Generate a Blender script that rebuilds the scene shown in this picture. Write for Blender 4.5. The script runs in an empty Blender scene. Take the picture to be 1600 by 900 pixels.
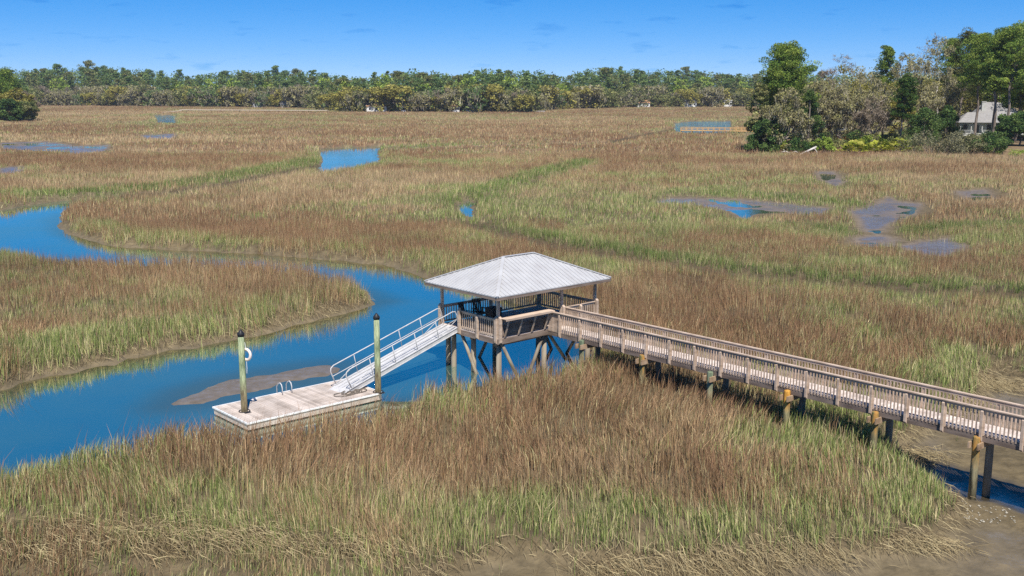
import bpy, math, random
import numpy as np
from mathutils import Vector, Matrix

# ---------------------------------------------------------------- camera, sky, sun, exposure
S = bpy.context.scene
COL = S.collection
RAD = math.radians
CAM_H = 14.5
FPX, HZ = 1650.0, 138.0                       # focal length and horizon row of the 1600 px wide photograph
PITCH = math.atan((450 - HZ) / FPX)
cam = bpy.data.objects.new('camera', bpy.data.cameras.new('camera'))
COL.objects.link(cam)
cam.location = (0, 0, CAM_H)
cam.rotation_euler = (math.pi / 2 - PITCH, 0, 0)
cam.data.sensor_width = 36
cam.data.lens = 36 * FPX / 1600
cam.data.clip_end = 20000
S.camera = cam

SUN_EL = 57.0
SUN_DIR = Vector((0.16, -0.987, 0)).normalized()  # horizontal direction towards the sun
wd = bpy.data.worlds.new('World'); S.world = wd; wd.use_nodes = True
nt = wd.node_tree; nt.nodes.clear()
sky = nt.nodes.new('ShaderNodeTexSky'); sky.sky_type = 'NISHITA'; sky.sun_disc = False
sky.sun_elevation = RAD(SUN_EL); sky.sun_rotation = math.atan2(SUN_DIR.x, SUN_DIR.y)
sky.air_density = 1.0; sky.dust_density = 0.0; sky.ozone_density = 10.0; sky.altitude = 6000
hs = nt.nodes.new('ShaderNodeHueSaturation'); hs.inputs['Saturation'].default_value = 1.48; hs.inputs['Value'].default_value = 1.0
gm = nt.nodes.new('ShaderNodeMix'); gm.data_type = 'RGBA'; gm.blend_type = 'MULTIPLY'; gm.inputs[0].default_value = 1.0
gm.inputs[7].default_value = (10.0, 9.2, 10.0, 1)
tc = nt.nodes.new('ShaderNodeTexCoord')
mp = nt.nodes.new('ShaderNodeMapping'); mp.inputs['Scale'].default_value = (15, 15, 70)
cn = nt.nodes.new('ShaderNodeTexNoise'); cn.inputs['Scale'].default_value = 1.5; cn.inputs['Detail'].default_value = 5
cr = nt.nodes.new('ShaderNodeValToRGB'); cr.color_ramp.elements[0].position = 0.60; cr.color_ramp.elements[1].position = 0.78
cm = nt.nodes.new('ShaderNodeMix'); cm.data_type = 'RGBA'; cm.blend_type = 'MULTIPLY'
cm.inputs[7].default_value = (0.50, 0.76, 0.90, 1)
bg = nt.nodes.new('ShaderNodeBackground'); bg.inputs['Strength'].default_value = 0.082
wo = nt.nodes.new('ShaderNodeOutputWorld')
L = nt.links
gam = nt.nodes.new('ShaderNodeGamma'); gam.inputs[1].default_value = .62
norm = nt.nodes.new('ShaderNodeMix'); norm.data_type = 'RGBA'; norm.blend_type = 'MULTIPLY'; norm.inputs[0].default_value = 1; norm.inputs[7].default_value = (.1, .1, .1, 1)
L.new(sky.outputs[0], norm.inputs[6]); L.new(norm.outputs[2], gam.inputs[0]); L.new(gam.outputs[0], hs.inputs['Color']); L.new(hs.outputs[0], gm.inputs[6])
L.new(tc.outputs['Generated'], mp.inputs[0]); L.new(mp.outputs[0], cn.inputs['Vector']); L.new(cn.outputs['Fac'], cr.inputs[0])
L.new(cr.outputs[0], cm.inputs[0]); L.new(gm.outputs[2], cm.inputs[6]); L.new(cm.outputs[2], bg.inputs[0])
L.new(bg.outputs[0], wo.inputs[0])

sl = bpy.data.lights.new('sun', 'SUN'); sl.energy = 5.0; sl.angle = RAD(0.5); sl.color = (1.0, 0.95, 0.87)
so = bpy.data.objects.new('sun', sl); COL.objects.link(so)
sv = Vector((SUN_DIR.x * math.cos(RAD(SUN_EL)), SUN_DIR.y * math.cos(RAD(SUN_EL)), math.sin(RAD(SUN_EL))))
so.rotation_euler = sv.to_track_quat('Z', 'Y').to_euler()
so.location = (30, -60, 120)
vs = S.view_settings
vs.view_transform = 'Standard'; vs.look = 'None'; vs.gamma = 1; vs.use_curve_mapping = False
vs.exposure = 0.43
S.cycles.max_bounces = 6; S.cycles.diffuse_bounces = 2; S.cycles.glossy_bounces = 3; S.cycles.transparent_max_bounces = 4
S.cycles.use_denoising = False

# ---------------------------------------------------------------- helpers
random.seed(7)
R = np.random.default_rng(11)
CP, SP = math.cos(PITCH), math.sin(PITCH)

def ground_point(px, py, z=0.0):
    """Where the line of sight through a point of the photograph meets the level z."""
    u, v = (px - 800) / FPX, (450 - py) / FPX
    d = np.array([u, CP + v * SP, -SP + v * CP])
    return d[:2] * ((z - CAM_H) / d[2])

def at_depth(px, Y):
    """x of an upright thing at distance Y that stands in photo column px (far things)."""
    return (px - 800) / FPX * (Y * CP + CAM_H * SP * 0.9)

def hash2(ix, iy, seed):
    h = (ix.astype(np.int64) * 374761393 + iy.astype(np.int64) * 668265263 + seed * 974634577) & 0xffffffff
    h = ((h ^ (h >> 13)) * 1274126177) & 0xffffffff
    return ((h ^ (h >> 16)) & 0xffffff) / float(0xffffff)

def vnoise(x, y, seed=0):
    ix, iy = np.floor(x), np.floor(y); fx, fy = x - ix, y - iy
    fx = fx * fx * (3 - 2 * fx); fy = fy * fy * (3 - 2 * fy)
    a, b = hash2(ix, iy, seed), hash2(ix + 1, iy, seed)
    c, d = hash2(ix, iy + 1, seed), hash2(ix + 1, iy + 1, seed)
    return (a * (1 - fx) + b * fx) * (1 - fy) + (c * (1 - fx) + d * fx) * fy

def fbm(x, y, lam, octaves=4, seed=0):
    t, amp, tot = 0, 1.0, 0
    for o in range(octaves):
        t = t + amp * vnoise(x / lam + 17.3 * o, y / lam - 9.1 * o, seed + o); tot += amp; amp *= 0.55; lam *= 0.5
    return t / tot

def smooth(a, b, x):
    t = np.clip((x - a) / (b - a), 0, 1); return t * t * (3 - 2 * t)

def tag(o, label=None, cat=None, group=None, kind=None):
    if label: o['label'] = label
    if cat: o['category'] = cat
    if group: o['group'] = group
    if kind: o['kind'] = kind
    return o

def empty(name, loc=(0, 0, 0), rz=0.0, label=None, cat=None, group=None, parent=None):
    o = bpy.data.objects.new(name, None); COL.objects.link(o)
    o.location = loc; o.rotation_euler = (0, 0, rz); o.empty_display_size = 0.3
    if parent: o.parent = parent
    return tag(o, label, cat, group)

def copy_tree(o, parent=None):
    c = o.copy(); COL.objects.link(c); c.parent = parent
    for ch in list(o.children): copy_tree(ch, c)
    return c

def link_mesh(name, me, mat, parent=None):
    o = bpy.data.objects.new(name, me); COL.objects.link(o)
    me.materials.append(mat)
    if parent: o.parent = parent
    return o

def tri_mesh(name, co, tris, col=None):
    """Mesh from arrays: vertices n x 3, triangles m x 3, optional vertex colours n x 3."""
    me = bpy.data.meshes.new(name)
    co = np.ascontiguousarray(co, np.float32); tris = np.ascontiguousarray(tris, np.int32)
    me.vertices.add(len(co)); me.vertices.foreach_set('co', co.ravel())
    me.loops.add(tris.size); me.loops.foreach_set('vertex_index', tris.ravel())
    me.polygons.add(len(tris)); me.polygons.foreach_set('loop_start', np.arange(0, tris.size, 3, dtype=np.int32))
    if col is not None:
        at = me.color_attributes.new('tint', 'FLOAT_COLOR', 'POINT')
        c4 = np.ones((len(co), 4), np.float32); c4[:, :3] = col; at.data.foreach_set('color', c4.ravel())
    me.update(calc_edges=True)
    return me

class Shape:
    """Collects boxes, bars and tubes, then links them as ONE mesh object."""
    def __init__(s): s.v, s.f, s.sm = [], [], []
    def box(s, c, size, rot=None):
        b = len(s.v); hx, hy, hz = size[0] / 2, size[1] / 2, size[2] / 2
        for dx, dy, dz in ((-1,-1,-1),(1,-1,-1),(1,1,-1),(-1,1,-1),(-1,-1,1),(1,-1,1),(1,1,1),(-1,1,1)):
            p = Vector((dx*hx, dy*hy, dz*hz))
            if rot is not None: p = rot @ p
            s.v.append((p.x + c[0], p.y + c[1], p.z + c[2]))
        for q in ((0,3,2,1),(4,5,6,7),(0,1,5,4),(1,2,6,5),(2,3,7,6),(3,0,4,7)):
            s.f.append(tuple(b + i for i in q)); s.sm.append(False)
        return s
    def bar(s, p, q, w, h, up=(0, 0, 1)):
        p, q = Vector(p), Vector(q); d = q - p; x = d.normalized(); u = Vector(up)
        y = u.cross(x)
        if y.length < 1e-4: y = Vector((0, 1, 0)).cross(x)
        y.normalize(); z = x.cross(y)
        return s.box((p + q) / 2, (d.length, w, h), Matrix((x, y, z)).transposed())
    def tube(s, pts, rad, n=8, caps=True):
        pts = [Vector(p) for p in pts]
        if not hasattr(rad, '__len__'): rad = [rad] * len(pts)
        b0 = len(s.v); ref = None
        for i, p in enumerate(pts):
            d = (pts[min(i + 1, len(pts) - 1)] - pts[max(i - 1, 0)]).normalized()
            if ref is None: ref = Vector((1, 0, 0)) if abs(d.x) < 0.8 else Vector((0, 1, 0))
            y = d.cross(ref).normalized(); x = y.cross(d).normalized(); ref = x
            for k in range(n):
                a = 2 * math.pi * k / n
                s.v.append(tuple(p + x * (math.cos(a) * rad[i]) + y * (math.sin(a) * rad[i])))
        for i in range(len(pts) - 1):
            for k in range(n):
                a, b = b0 + i*n + k, b0 + i*n + (k+1) % n
                s.f.append((a, b, b + n, a + n)); s.sm.append(n > 5)
        if caps:
            s.f.append(tuple(b0 + k for k in reversed(range(n)))); s.sm.append(False)
            e = b0 + (len(pts) - 1) * n
            s.f.append(tuple(e + k for k in range(n))); s.sm.append(False)
        return s
    def poly(s, pts, faces):
        b = len(s.v); s.v += [tuple(p) for p in pts]
        for f in faces: s.f.append(tuple(b + i for i in f)); s.sm.append(False)
        return s
    def build(s, name, mat, parent=None, bevel=0.0):
        me = bpy.data.meshes.new(name); me.from_pydata(s.v, [], s.f)
        me.polygons.foreach_set('use_smooth', s.sm); me.update()
        o = link_mesh(name, me, mat, parent)
        if bevel:
            m = o.modifiers.new('bevel', 'BEVEL'); m.width = bevel; m.segments = 1; m.limit_method = 'ANGLE'
        return o

# ---------------------------------------------------------------- materials
def mat_new(name):
    m = bpy.data.materials.new(name); m.use_nodes = True
    nt = m.node_tree; b = nt.nodes['Principled BSDF']
    b.inputs['Specular IOR Level'].default_value = 0.3
    return m, nt, b

def surface(name, stops, scale=(1, 1, 1), rough=0.75, bump=0.15, detail=6, metallic=0.0, noise_scale=1.0, pos=None, boards=0.0):
    """Noise-driven colour between several stops, in object space."""
    m, nt, b = mat_new(name)
    tc = nt.nodes.new('ShaderNodeTexCoord'); mp = nt.nodes.new('ShaderNodeMapping'); mp.inputs['Scale'].default_value = scale
    n = nt.nodes.new('ShaderNodeTexNoise'); n.inputs['Scale'].default_value = noise_scale; n.inputs['Detail'].default_value = detail
    r = nt.nodes.new('ShaderNodeValToRGB')
    el = r.color_ramp.elements
    while len(el) < len(stops): el.new(0.5)
    for i, c in enumerate(stops):
        el[i].position = pos[i] if pos else 0.3 + 0.4 * i / max(1, len(stops) - 1)
        el[i].color = (*c, 1)
    nt.links.new(tc.outputs['Object'], mp.inputs[0]); nt.links.new(mp.outputs[0], n.inputs['Vector'])
    nt.links.new(n.outputs['Fac'], r.inputs[0])
    if boards:                                                     # every board weathers a little differently
        gi = nt.nodes.new('ShaderNodeNewGeometry'); mr = nt.nodes.new('ShaderNodeMapRange'); mb = nt.nodes.new('ShaderNodeMix'); mb.data_type = 'RGBA'; mb.blend_type = 'MULTIPLY'; mb.inputs[0].default_value = 1
        mr.inputs['To Min'].default_value = 1 - boards; mr.inputs['To Max'].default_value = 1 + boards * .6
        nt.links.new(gi.outputs['Random Per Island'], mr.inputs['Value']); nt.links.new(r.outputs[0], mb.inputs[6]); nt.links.new(mr.outputs[0], mb.inputs[7]); nt.links.new(mb.outputs[2], b.inputs['Base Color'])
    else: nt.links.new(r.outputs[0], b.inputs['Base Color'])
    b.inputs['Roughness'].default_value = rough; b.inputs['Metallic'].default_value = metallic
    if bump:
        bp = nt.nodes.new('ShaderNodeBump'); bp.inputs['Strength'].default_value = bump; bp.inputs['Distance'].default_value = 0.02
        nt.links.new(n.outputs['Fac'], bp.inputs['Height']); nt.links.new(bp.outputs[0], b.inputs['Normal'])
    return m

def tinted(name, translucent=0.25, rough=0.8, spec=0.15):
    """Leaves and blades: colour from the mesh's own tint, some light passing through."""
    m = bpy.data.materials.new(name); m.use_nodes = True
    nt = m.node_tree; nt.nodes.clear()
    a = nt.nodes.new('ShaderNodeVertexColor'); a.layer_name = 'tint'
    d = nt.nodes.new('ShaderNodeBsdfDiffuse'); t = nt.nodes.new('ShaderNodeBsdfTranslucent')
    mx = nt.nodes.new('ShaderNodeMixShader'); mx.inputs[0].default_value = translucent
    o = nt.nodes.new('ShaderNodeOutputMaterial')
    nt.links.new(a.outputs[0], d.inputs[0]); nt.links.new(a.outputs[0], t.inputs[0])
    nt.links.new(d.outputs[0], mx.inputs[1]); nt.links.new(t.outputs[0], mx.inputs[2]); nt.links.new(mx.outputs[0], o.inputs[0])
    return m

M = {}
M['grass'] = tinted('grass_blade', 0.12)
M['leaf'] = tinted('leaf', 0.28)
M['moss'] = tinted('spanish_moss', 0.2)
M['bark'] = surface('bark', [(.10,.075,.06), (.20,.16,.13), (.28,.235,.20)], (3, 3, .6), .9, .4)
M['pale_bark'] = surface('pale_bark', [(.30,.25,.21), (.48,.42,.36)], (3, 3, .6), .9, .3)
M['dead_wood'] = surface('dead_wood', [(.40,.36,.32), (.62,.58,.53)], (2, 2, 2), .85, .3)
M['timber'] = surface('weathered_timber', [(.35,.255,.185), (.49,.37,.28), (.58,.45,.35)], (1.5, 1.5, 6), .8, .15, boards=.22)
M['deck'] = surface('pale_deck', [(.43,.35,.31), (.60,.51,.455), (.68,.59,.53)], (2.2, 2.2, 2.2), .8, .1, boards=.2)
M['dark_timber'] = surface('dark_joist_timber', [(.12,.085,.065), (.20,.15,.12), (.27,.21,.17)], (1, 1, 5), .85, .2, boards=.25)  # darker brown timber for joists, stringers and fascia
M['dark_paint'] = surface('dark_stained_wood', [(.018,.015,.014), (.035,.028,.025)], (2, 2, 2), .6, .1)
M['pile'] = surface('treated_pile', [(.17,.18,.10), (.27,.27,.15), (.36,.32,.19)], (2.5, 2.5, .7), .85, .25)
M['grey_pile'] = surface('grey_pile', [(.16,.13,.10), (.25,.21,.16), (.33,.28,.21)], (2.5, 2.5, .7), .85, .25)
M['beam'] = surface('rusty_beam', [(.20,.13,.08), (.34,.23,.14), (.44,.32,.22)], (3, 3, 3), .85, .2)
M['roof'] = surface('galvanised_roof', [(.37,.36,.36), (.41,.405,.405), (.445,.44,.44)], (1.3, 1.3, 1.3), .5, 0, metallic=0.0)
M['aluminium'] = surface('white_aluminium', [(.44,.43,.43), (.57,.56,.56)], (3, 3, 3), .5, .03)
M['float_deck'] = surface('float_deck', [(.36,.295,.245), (.50,.42,.36), (.56,.48,.42)], (1.2, 1.6, 2), .8, .08, boards=.22)
M['white_plastic'] = surface('white_rub_rail', [(.72,.71,.70), (.82,.81,.80)], (3, 3, 3), .5, .03)
M['black_plastic'] = surface('black_cap', [(.012,.012,.015), (.022,.022,.025)], (3, 3, 3), .5, .03)
M['float_drum'] = surface('float_drum', [(.06,.06,.055), (.16,.14,.12)], (2, 2, 2), .7, .1)
M['rope'] = surface('rope', [(.09,.075,.06), (.20,.17,.14)], (9, 9, 9), .9, .2)
M['house_paint'] = surface('greyed_house_paint', [(.40,.40,.37), (.50,.50,.47)], (2, 2, 2), .7, .03)
M['white_paint'] = surface('white_paint', [(.66,.65,.62), (.78,.77,.74)], (2, 2, 2), .6, .03)
M['grey_shingle'] = surface('grey_shingle', [(.22,.21,.205), (.30,.29,.28)], (1.5, 1.5, 4), .85, .1)
M['tan_shingle'] = surface('tan_shingle', [(.42,.24,.13), (.52,.31,.18)], (1.5, 1.5, 4), .85, .1)
M['glass'] = surface('window_glass', [(.02,.025,.03), (.04,.045,.05)], (2, 2, 2), .1, 0)
M['porch_wall'] = surface('porch_wall', [(.34,.37,.35), (.42,.45,.43)], (2, 2, 2), .8, .05)
M['pier_wood'] = surface('golden_pier_wood', [(.46,.27,.11), (.60,.38,.17)], (2, 2, 2), .85, .1)
M['pale_pier'] = surface('pale_pier_wood', [(.50,.42,.33), (.60,.51,.41)], (2, 2, 2), .85, .1)
M['orange'] = surface('orange_timber', [(.55,.17,.05), (.70,.26,.09)], (2, 2, 2), .8, .1)
M['teal'] = surface('teal_plastic', [(.02,.30,.33), (.03,.38,.40)], (2, 2, 2), .5, .05)
M['ring'] = surface('faded_life_ring', [(.75,.60,.52), (.82,.72,.65)], (4, 4, 4), .6, .03)
M['shell'] = surface('oyster_shell', [(.26,.23,.17), (.46,.42,.34)], (14, 14, 14), .8, .1)

def stained_pile(name, z0, z1, upper, lower):
    """Pile with a rust band that ends at a tide line: two noise colours mixed along the pile's own height."""
    m, nt, b = mat_new(name)
    tc = nt.nodes.new('ShaderNodeTexCoord'); n = nt.nodes.new('ShaderNodeTexNoise'); n.inputs['Scale'].default_value = 1; n.inputs['Detail'].default_value = 7; n.inputs['Roughness'].default_value = .7
    mpp = nt.nodes.new('ShaderNodeMapping'); mpp.inputs['Scale'].default_value = (6, 6, 1.1)
    sp = nt.nodes.new('ShaderNodeSeparateXYZ')
    ad = nt.nodes.new('ShaderNodeMath'); ad.operation = 'MULTIPLY_ADD'; ad.inputs[1].default_value = 1.1
    mr = nt.nodes.new('ShaderNodeMapRange'); mr.inputs['From Min'].default_value = z0 + .55; mr.inputs['From Max'].default_value = z1 + .55
    cols = []
    for st in (lower, upper):
        r = nt.nodes.new('ShaderNodeValToRGB')
        r.color_ramp.elements[0].position = .40; r.color_ramp.elements[1].position = .60
        r.color_ramp.elements[0].color = (*st[0], 1); r.color_ramp.elements[1].color = (*st[1], 1)
        nt.links.new(n.outputs['Fac'], r.inputs[0]); cols.append(r)
    mx = nt.nodes.new('ShaderNodeMix'); mx.data_type = 'RGBA'
    nt.links.new(tc.outputs['Object'], mpp.inputs[0]); nt.links.new(mpp.outputs[0], n.inputs['Vector']); nt.links.new(tc.outputs['Object'], sp.inputs[0])
    nt.links.new(n.outputs['Fac'], ad.inputs[0]); nt.links.new(sp.outputs['Z'], ad.inputs[2]); nt.links.new(ad.outputs[0], mr.inputs['Value'])
    nt.links.new(mr.outputs[0], mx.inputs[0]); nt.links.new(cols[0].outputs[0], mx.inputs[6]); nt.links.new(cols[1].outputs[0], mx.inputs[7])
    nt.links.new(mx.outputs[2], b.inputs['Base Color']); b.inputs['Roughness'].default_value = .85
    bp = nt.nodes.new('ShaderNodeBump'); bp.inputs['Strength'].default_value = .25; bp.inputs['Distance'].default_value = .02
    nt.links.new(n.outputs['Fac'], bp.inputs['Height']); nt.links.new(bp.outputs[0], b.inputs['Normal'])
    return m
M['rust_pile'] = stained_pile('rust_stained_pile', 1.1, 1.6, ((.30,.10,.01), (.58,.32,.06)), ((.17,.15,.07), (.42,.37,.20)))
M['half_rust_pile'] = stained_pile('half_rusted_pile', .9, 1.5, ((.10,.12,.05), (.46,.22,.05)), ((.13,.11,.06), (.38,.33,.19)))
M['green_pile'] = stained_pile('green_topped_pile', 1.1, 1.6, ((.07,.10,.06), (.20,.235,.15)), ((.17,.15,.08), (.42,.37,.22)))
M['mooring'] = stained_pile('mooring_pile', 2.3, 3.2, ((.07,.11,.06), (.34,.38,.22)), ((.10,.075,.045), (.32,.27,.15)))

def water_material(name='tidal_water', ripple=.012, fine=1.1):
    m = bpy.data.materials.new(name); m.use_nodes = True
    nt = m.node_tree; nt.nodes.clear()
    tc = nt.nodes.new('ShaderNodeTexCoord')
    n = nt.nodes.new('ShaderNodeTexNoise'); n.inputs['Scale'].default_value = fine; n.inputs['Detail'].default_value = 3
    mp = nt.nodes.new('ShaderNodeMapping'); mp.inputs['Scale'].default_value = (1.0, 1.0, 1)
    bp = nt.nodes.new('ShaderNodeBump'); bp.inputs['Strength'].default_value = ripple; bp.inputs['Distance'].default_value = .05
    n2 = nt.nodes.new('ShaderNodeTexNoise'); n2.inputs['Scale'].default_value = .09; n2.inputs['Detail'].default_value = 3
    r = nt.nodes.new('ShaderNodeValToRGB')
    r.color_ramp.elements[0].position = .38; r.color_ramp.elements[1].position = .66
    r.color_ramp.elements[0].color = (.05,.12,.115,1); r.color_ramp.elements[1].color = (.03,.10,.10,1)
    d = nt.nodes.new('ShaderNodeBsdfDiffuse'); g = nt.nodes.new('ShaderNodeBsdfGlossy')
    g.inputs['Roughness'].default_value = .04; g.inputs['Color'].default_value = (.92,1,1,1)
    f = nt.nodes.new('ShaderNodeLayerWeight'); f.inputs['Blend'].default_value = .5
    mx = nt.nodes.new('ShaderNodeMixShader'); o = nt.nodes.new('ShaderNodeOutputMaterial')
    lk = nt.links.new
    lk(tc.outputs['Object'], mp.inputs[0]); lk(mp.outputs[0], n.inputs['Vector']); lk(tc.outputs['Object'], n2.inputs['Vector'])
    lk(n.outputs['Fac'], bp.inputs['Height']); lk(bp.outputs[0], g.inputs['Normal']); lk(bp.outputs[0], f.inputs['Normal'])
    sh = nt.nodes.new('ShaderNodeAttribute'); sh.attribute_name = 'shallow_reflection'        # murky shallows plus the bank's olive reflection painted in
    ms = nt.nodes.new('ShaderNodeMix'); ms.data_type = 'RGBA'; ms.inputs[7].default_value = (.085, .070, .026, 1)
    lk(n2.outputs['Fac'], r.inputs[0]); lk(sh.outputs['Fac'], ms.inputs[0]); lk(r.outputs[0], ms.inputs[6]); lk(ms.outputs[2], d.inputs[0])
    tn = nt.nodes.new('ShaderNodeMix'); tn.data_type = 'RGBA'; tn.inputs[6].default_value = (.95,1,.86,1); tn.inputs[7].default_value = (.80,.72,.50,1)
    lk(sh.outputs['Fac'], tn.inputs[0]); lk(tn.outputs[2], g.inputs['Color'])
    mf = nt.nodes.new('ShaderNodeMapRange'); mf.inputs['From Min'].default_value = .36; mf.inputs['From Max'].default_value = .66; mf.inputs['To Min'].default_value = .80; mf.inputs['To Max'].default_value = 1.0
    mm = nt.nodes.new('ShaderNodeMath'); mm.operation = 'MULTIPLY'; lk(n2.outputs['Fac'], mf.inputs['Value']); lk(f.outputs['Facing'], mm.inputs[0]); lk(mf.outputs[0], mm.inputs[1]); lk(mm.outputs[0], mx.inputs[0]); lk(d.outputs[0], mx.inputs[1]); lk(g.outputs[0], mx.inputs[2]); lk(mx.outputs[0], o.inputs[0])
    return m
M['water'] = water_material()
M['rippled_water'] = water_material('wind_rippled_water', .2, 2.2)

def ground_material():
    m, nt, b = mat_new('marsh_mud')
    lk = nt.links.new
    a = nt.nodes.new('ShaderNodeVertexColor'); a.layer_name = 'tint'
    w = nt.nodes.new('ShaderNodeAttribute'); w.attribute_name = 'wet'
    tc = nt.nodes.new('ShaderNodeTexCoord')
    n = nt.nodes.new('ShaderNodeTexNoise'); n.inputs['Scale'].default_value = 1.6; n.inputs['Detail'].default_value = 8; n.inputs['Roughness'].default_value = .65
    mr = nt.nodes.new('ShaderNodeMapRange'); mr.inputs['From Min'].default_value = .3; mr.inputs['From Max'].default_value = .7
    mr.inputs['To Min'].default_value = .58; mr.inputs['To Max'].default_value = 1.38
    mx = nt.nodes.new('ShaderNodeMix'); mx.data_type = 'RGBA'; mx.blend_type = 'MULTIPLY'; mx.inputs[0].default_value = 1
    lk(tc.outputs['Object'], n.inputs['Vector']); lk(n.outputs['Fac'], mr.inputs['Value'])
    lk(a.outputs[0], mx.inputs[6]); lk(mr.outputs[0], mx.inputs[7]); lk(mx.outputs[2], b.inputs['Base Color'])
    # wetness drives the gloss, broken by the same noise
    ws = nt.nodes.new('ShaderNodeMath'); ws.operation = 'MULTIPLY'; lk(w.outputs['Fac'], ws.inputs[0]); lk(n.outputs['Fac'], ws.inputs[1])
    rr = nt.nodes.new('ShaderNodeMapRange'); rr.inputs['From Min'].default_value = .15; rr.inputs['From Max'].default_value = .5
    rr.inputs['To Min'].default_value = .95; rr.inputs['To Max'].default_value = .16
    lk(ws.outputs[0], rr.inputs['Value']); lk(rr.outputs[0], b.inputs['Roughness'])
    sp = nt.nodes.new('ShaderNodeMapRange'); sp.inputs['To Min'].default_value = .15; sp.inputs['To Max'].default_value = .8
    lk(w.outputs['Fac'], sp.inputs['Value']); lk(sp.outputs[0], b.inputs['Specular IOR Level'])
    n3 = nt.nodes.new('ShaderNodeTexNoise'); n3.inputs['Scale'].default_value = 5; n3.inputs['Detail'].default_value = 7
    bp = nt.nodes.new('ShaderNodeBump'); bp.inputs['Strength'].default_value = .5; bp.inputs['Distance'].default_value = .12
    iv = nt.nodes.new('ShaderNodeMath'); iv.operation = 'MULTIPLY_ADD'; iv.inputs[1].default_value = -.5; iv.inputs[2].default_value = .65; iv.use_clamp = True
    lk(w.outputs['Fac'], iv.inputs[0]); lk(iv.outputs[0], bp.inputs['Strength'])
    lk(tc.outputs['Object'], n3.inputs['Vector']); lk(n3.outputs['Fac'], bp.inputs['Height']); lk(bp.outputs[0], b.inputs['Normal'])
    return m
M['ground'] = ground_material()

# ---------------------------------------------------------------- terrain: fields on a grid that widens with distance
S0, SR, NR = 5.0, 1.0098, 640               # rows: s = Y + 20 grows geometrically
TC = np.concatenate([np.linspace(-1.3, -.46, 50)[:-1], np.linspace(-.46, .46, 520), np.linspace(.46, 1.3, 50)[1:]])
s_rows = S0 * SR ** np.arange(NR)
s_rows = np.concatenate([s_rows, s_rows[-1] * 1.25 ** np.arange(1, 8)])
GX = TC[None, :] * s_rows[:, None]
GY = np.repeat((s_rows - 20)[:, None], len(TC), 1)
NRT, NC = GX.shape

def signed(poly, far=14.0):
    """Distance to a polygon outline on the grid, negative inside, 99 far away."""
    poly = np.array(poly, float); out = np.full(GX.shape, 99.0)
    lo, hi = poly.min(0) - far, poly.max(0) + far
    m = (GX > lo[0]) & (GX < hi[0]) & (GY > lo[1]) & (GY < hi[1])
    x, y = GX[m], GY[m]
    if not len(x): return out
    dd = np.full(len(x), 1e9); ins = np.zeros(len(x), bool)
    for i in range(len(poly)):
        a, b = poly[i], poly[(i + 1) % len(poly)]; e = b - a
        t = np.clip(((x - a[0]) * e[0] + (y - a[1]) * e[1]) / max(e @ e, 1e-9), 0, 1)
        dd = np.minimum(dd, (x - a[0] - t * e[0]) ** 2 + (y - a[1] - t * e[1]) ** 2)
        if a[1] != b[1]:
            ins ^= ((a[1] > y) != (b[1] > y)) & (x < e[0] * (y - a[1]) / e[1] + a[0])
    d = np.sqrt(dd); out[m] = np.where(ins, -d, d)
    return out

def line_dist(pts, far=16.0):
    pts = np.array(pts, float); out = np.full(GX.shape, 99.0)
    lo, hi = pts.min(0) - far, pts.max(0) + far
    m = (GX > lo[0]) & (GX < hi[0]) & (GY > lo[1]) & (GY < hi[1])
    x, y = GX[m], GY[m]; dd = np.full(len(x), 1e9)
    for a, b in zip(pts[:-1], pts[1:]):
        e = b - a; t = np.clip(((x - a[0]) * e[0] + (y - a[1]) * e[1]) / max(e @ e, 1e-9), 0, 1)
        dd = np.minimum(dd, (x - a[0] - t * e[0]) ** 2 + (y - a[1] - t * e[1]) ** 2)
    out[m] = np.sqrt(dd)
    return out

TOP = 1.15                                   # level of the grass tops on the banks
def far_bank(pts, z=0.0): return [ground_point(x, y, z) for x, y in pts]
def near_bank(pts, z=TOP, push=.9): return [ground_point(x, y, z) + np.array([0, push]) for x, y in pts]

creek = (far_bank([(-300,672),(-150,642),(0,608),(100,583),(200,561),(300,542),(400,522),(500,497),(560,483),(597,471)])
         + near_bank([(588,450),(562,436),(500,421),(420,412),(340,405),(260,401),(170,404),(100,404),(40,391),(0,381),(-150,372),(-420,352)])
         + far_bank([(-420,312),(-150,324),(0,328),(60,319),(100,314),(135,311),(132,314),(110,322),(98,332),(90,342),(88,350),(98,360),(120,369),(150,379),
                     (180,384),(250,389),(330,394),(420,400),(500,405),(550,409),(617,417),(650,430),(690,441),(740,453),(790,471),(830,488),(870,505),(905,522),(918,540)])
         + near_bank([(912,556),(870,574),(800,590),(740,597),(700,603),(640,612),(600,637),(500,654),(400,675),(335,670),(300,674),(250,682),(150,700),(60,714),(0,728),(-150,765),(-300,806)], 1.0))
pool = far_bank([(500,239),(505,233),(530,231),(560,230),(594,229),(590,238)]) + near_bank([(594,247),(560,256),(520,263),(492,265)], 1.2, 2) + far_bank([(505,252)])
pond = far_bank([(716,322),(730,314),(740,316),(736,328),(744,342),(737,347),(726,338)])
inlet = far_bank([(1054,193),(1080,189.5),(1142,189.5)]) + near_bank([(1142,199),(1100,201),(1056,199)], 2.1, 0)
cove = far_bank([(242,180.5),(262,179.5),(274,182)]) + near_bank([(274,186.5),(246,186)], 2.1, 0)
LOW = -0.35
gully = far_bank([(1408,706),(1417,711),(1458,727),(1516,744),(1562,755),(1600,767),(1700,800),(1700,838),(1640,812),(1600,796),(1562,781),(1525,776),(1495,765),(1475,754),(1445,734)], LOW)
mudflat = far_bank([(1392,690),(1410,712),(1440,738),(1470,764),(1497,786),(1502,806),(1480,824),(1430,846),(1380,858),(1300,869),(1200,880),(1100,884),(1000,880),(900,871),
                    (840,866),(780,868),(730,880),(690,905),(600,960),(500,1100),(2300,1100),(2300,900),(1800,690),(1640,612),(1600,594),(1560,580),(1530,592),(1500,640),(1440,676)], LOW + .1)
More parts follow.
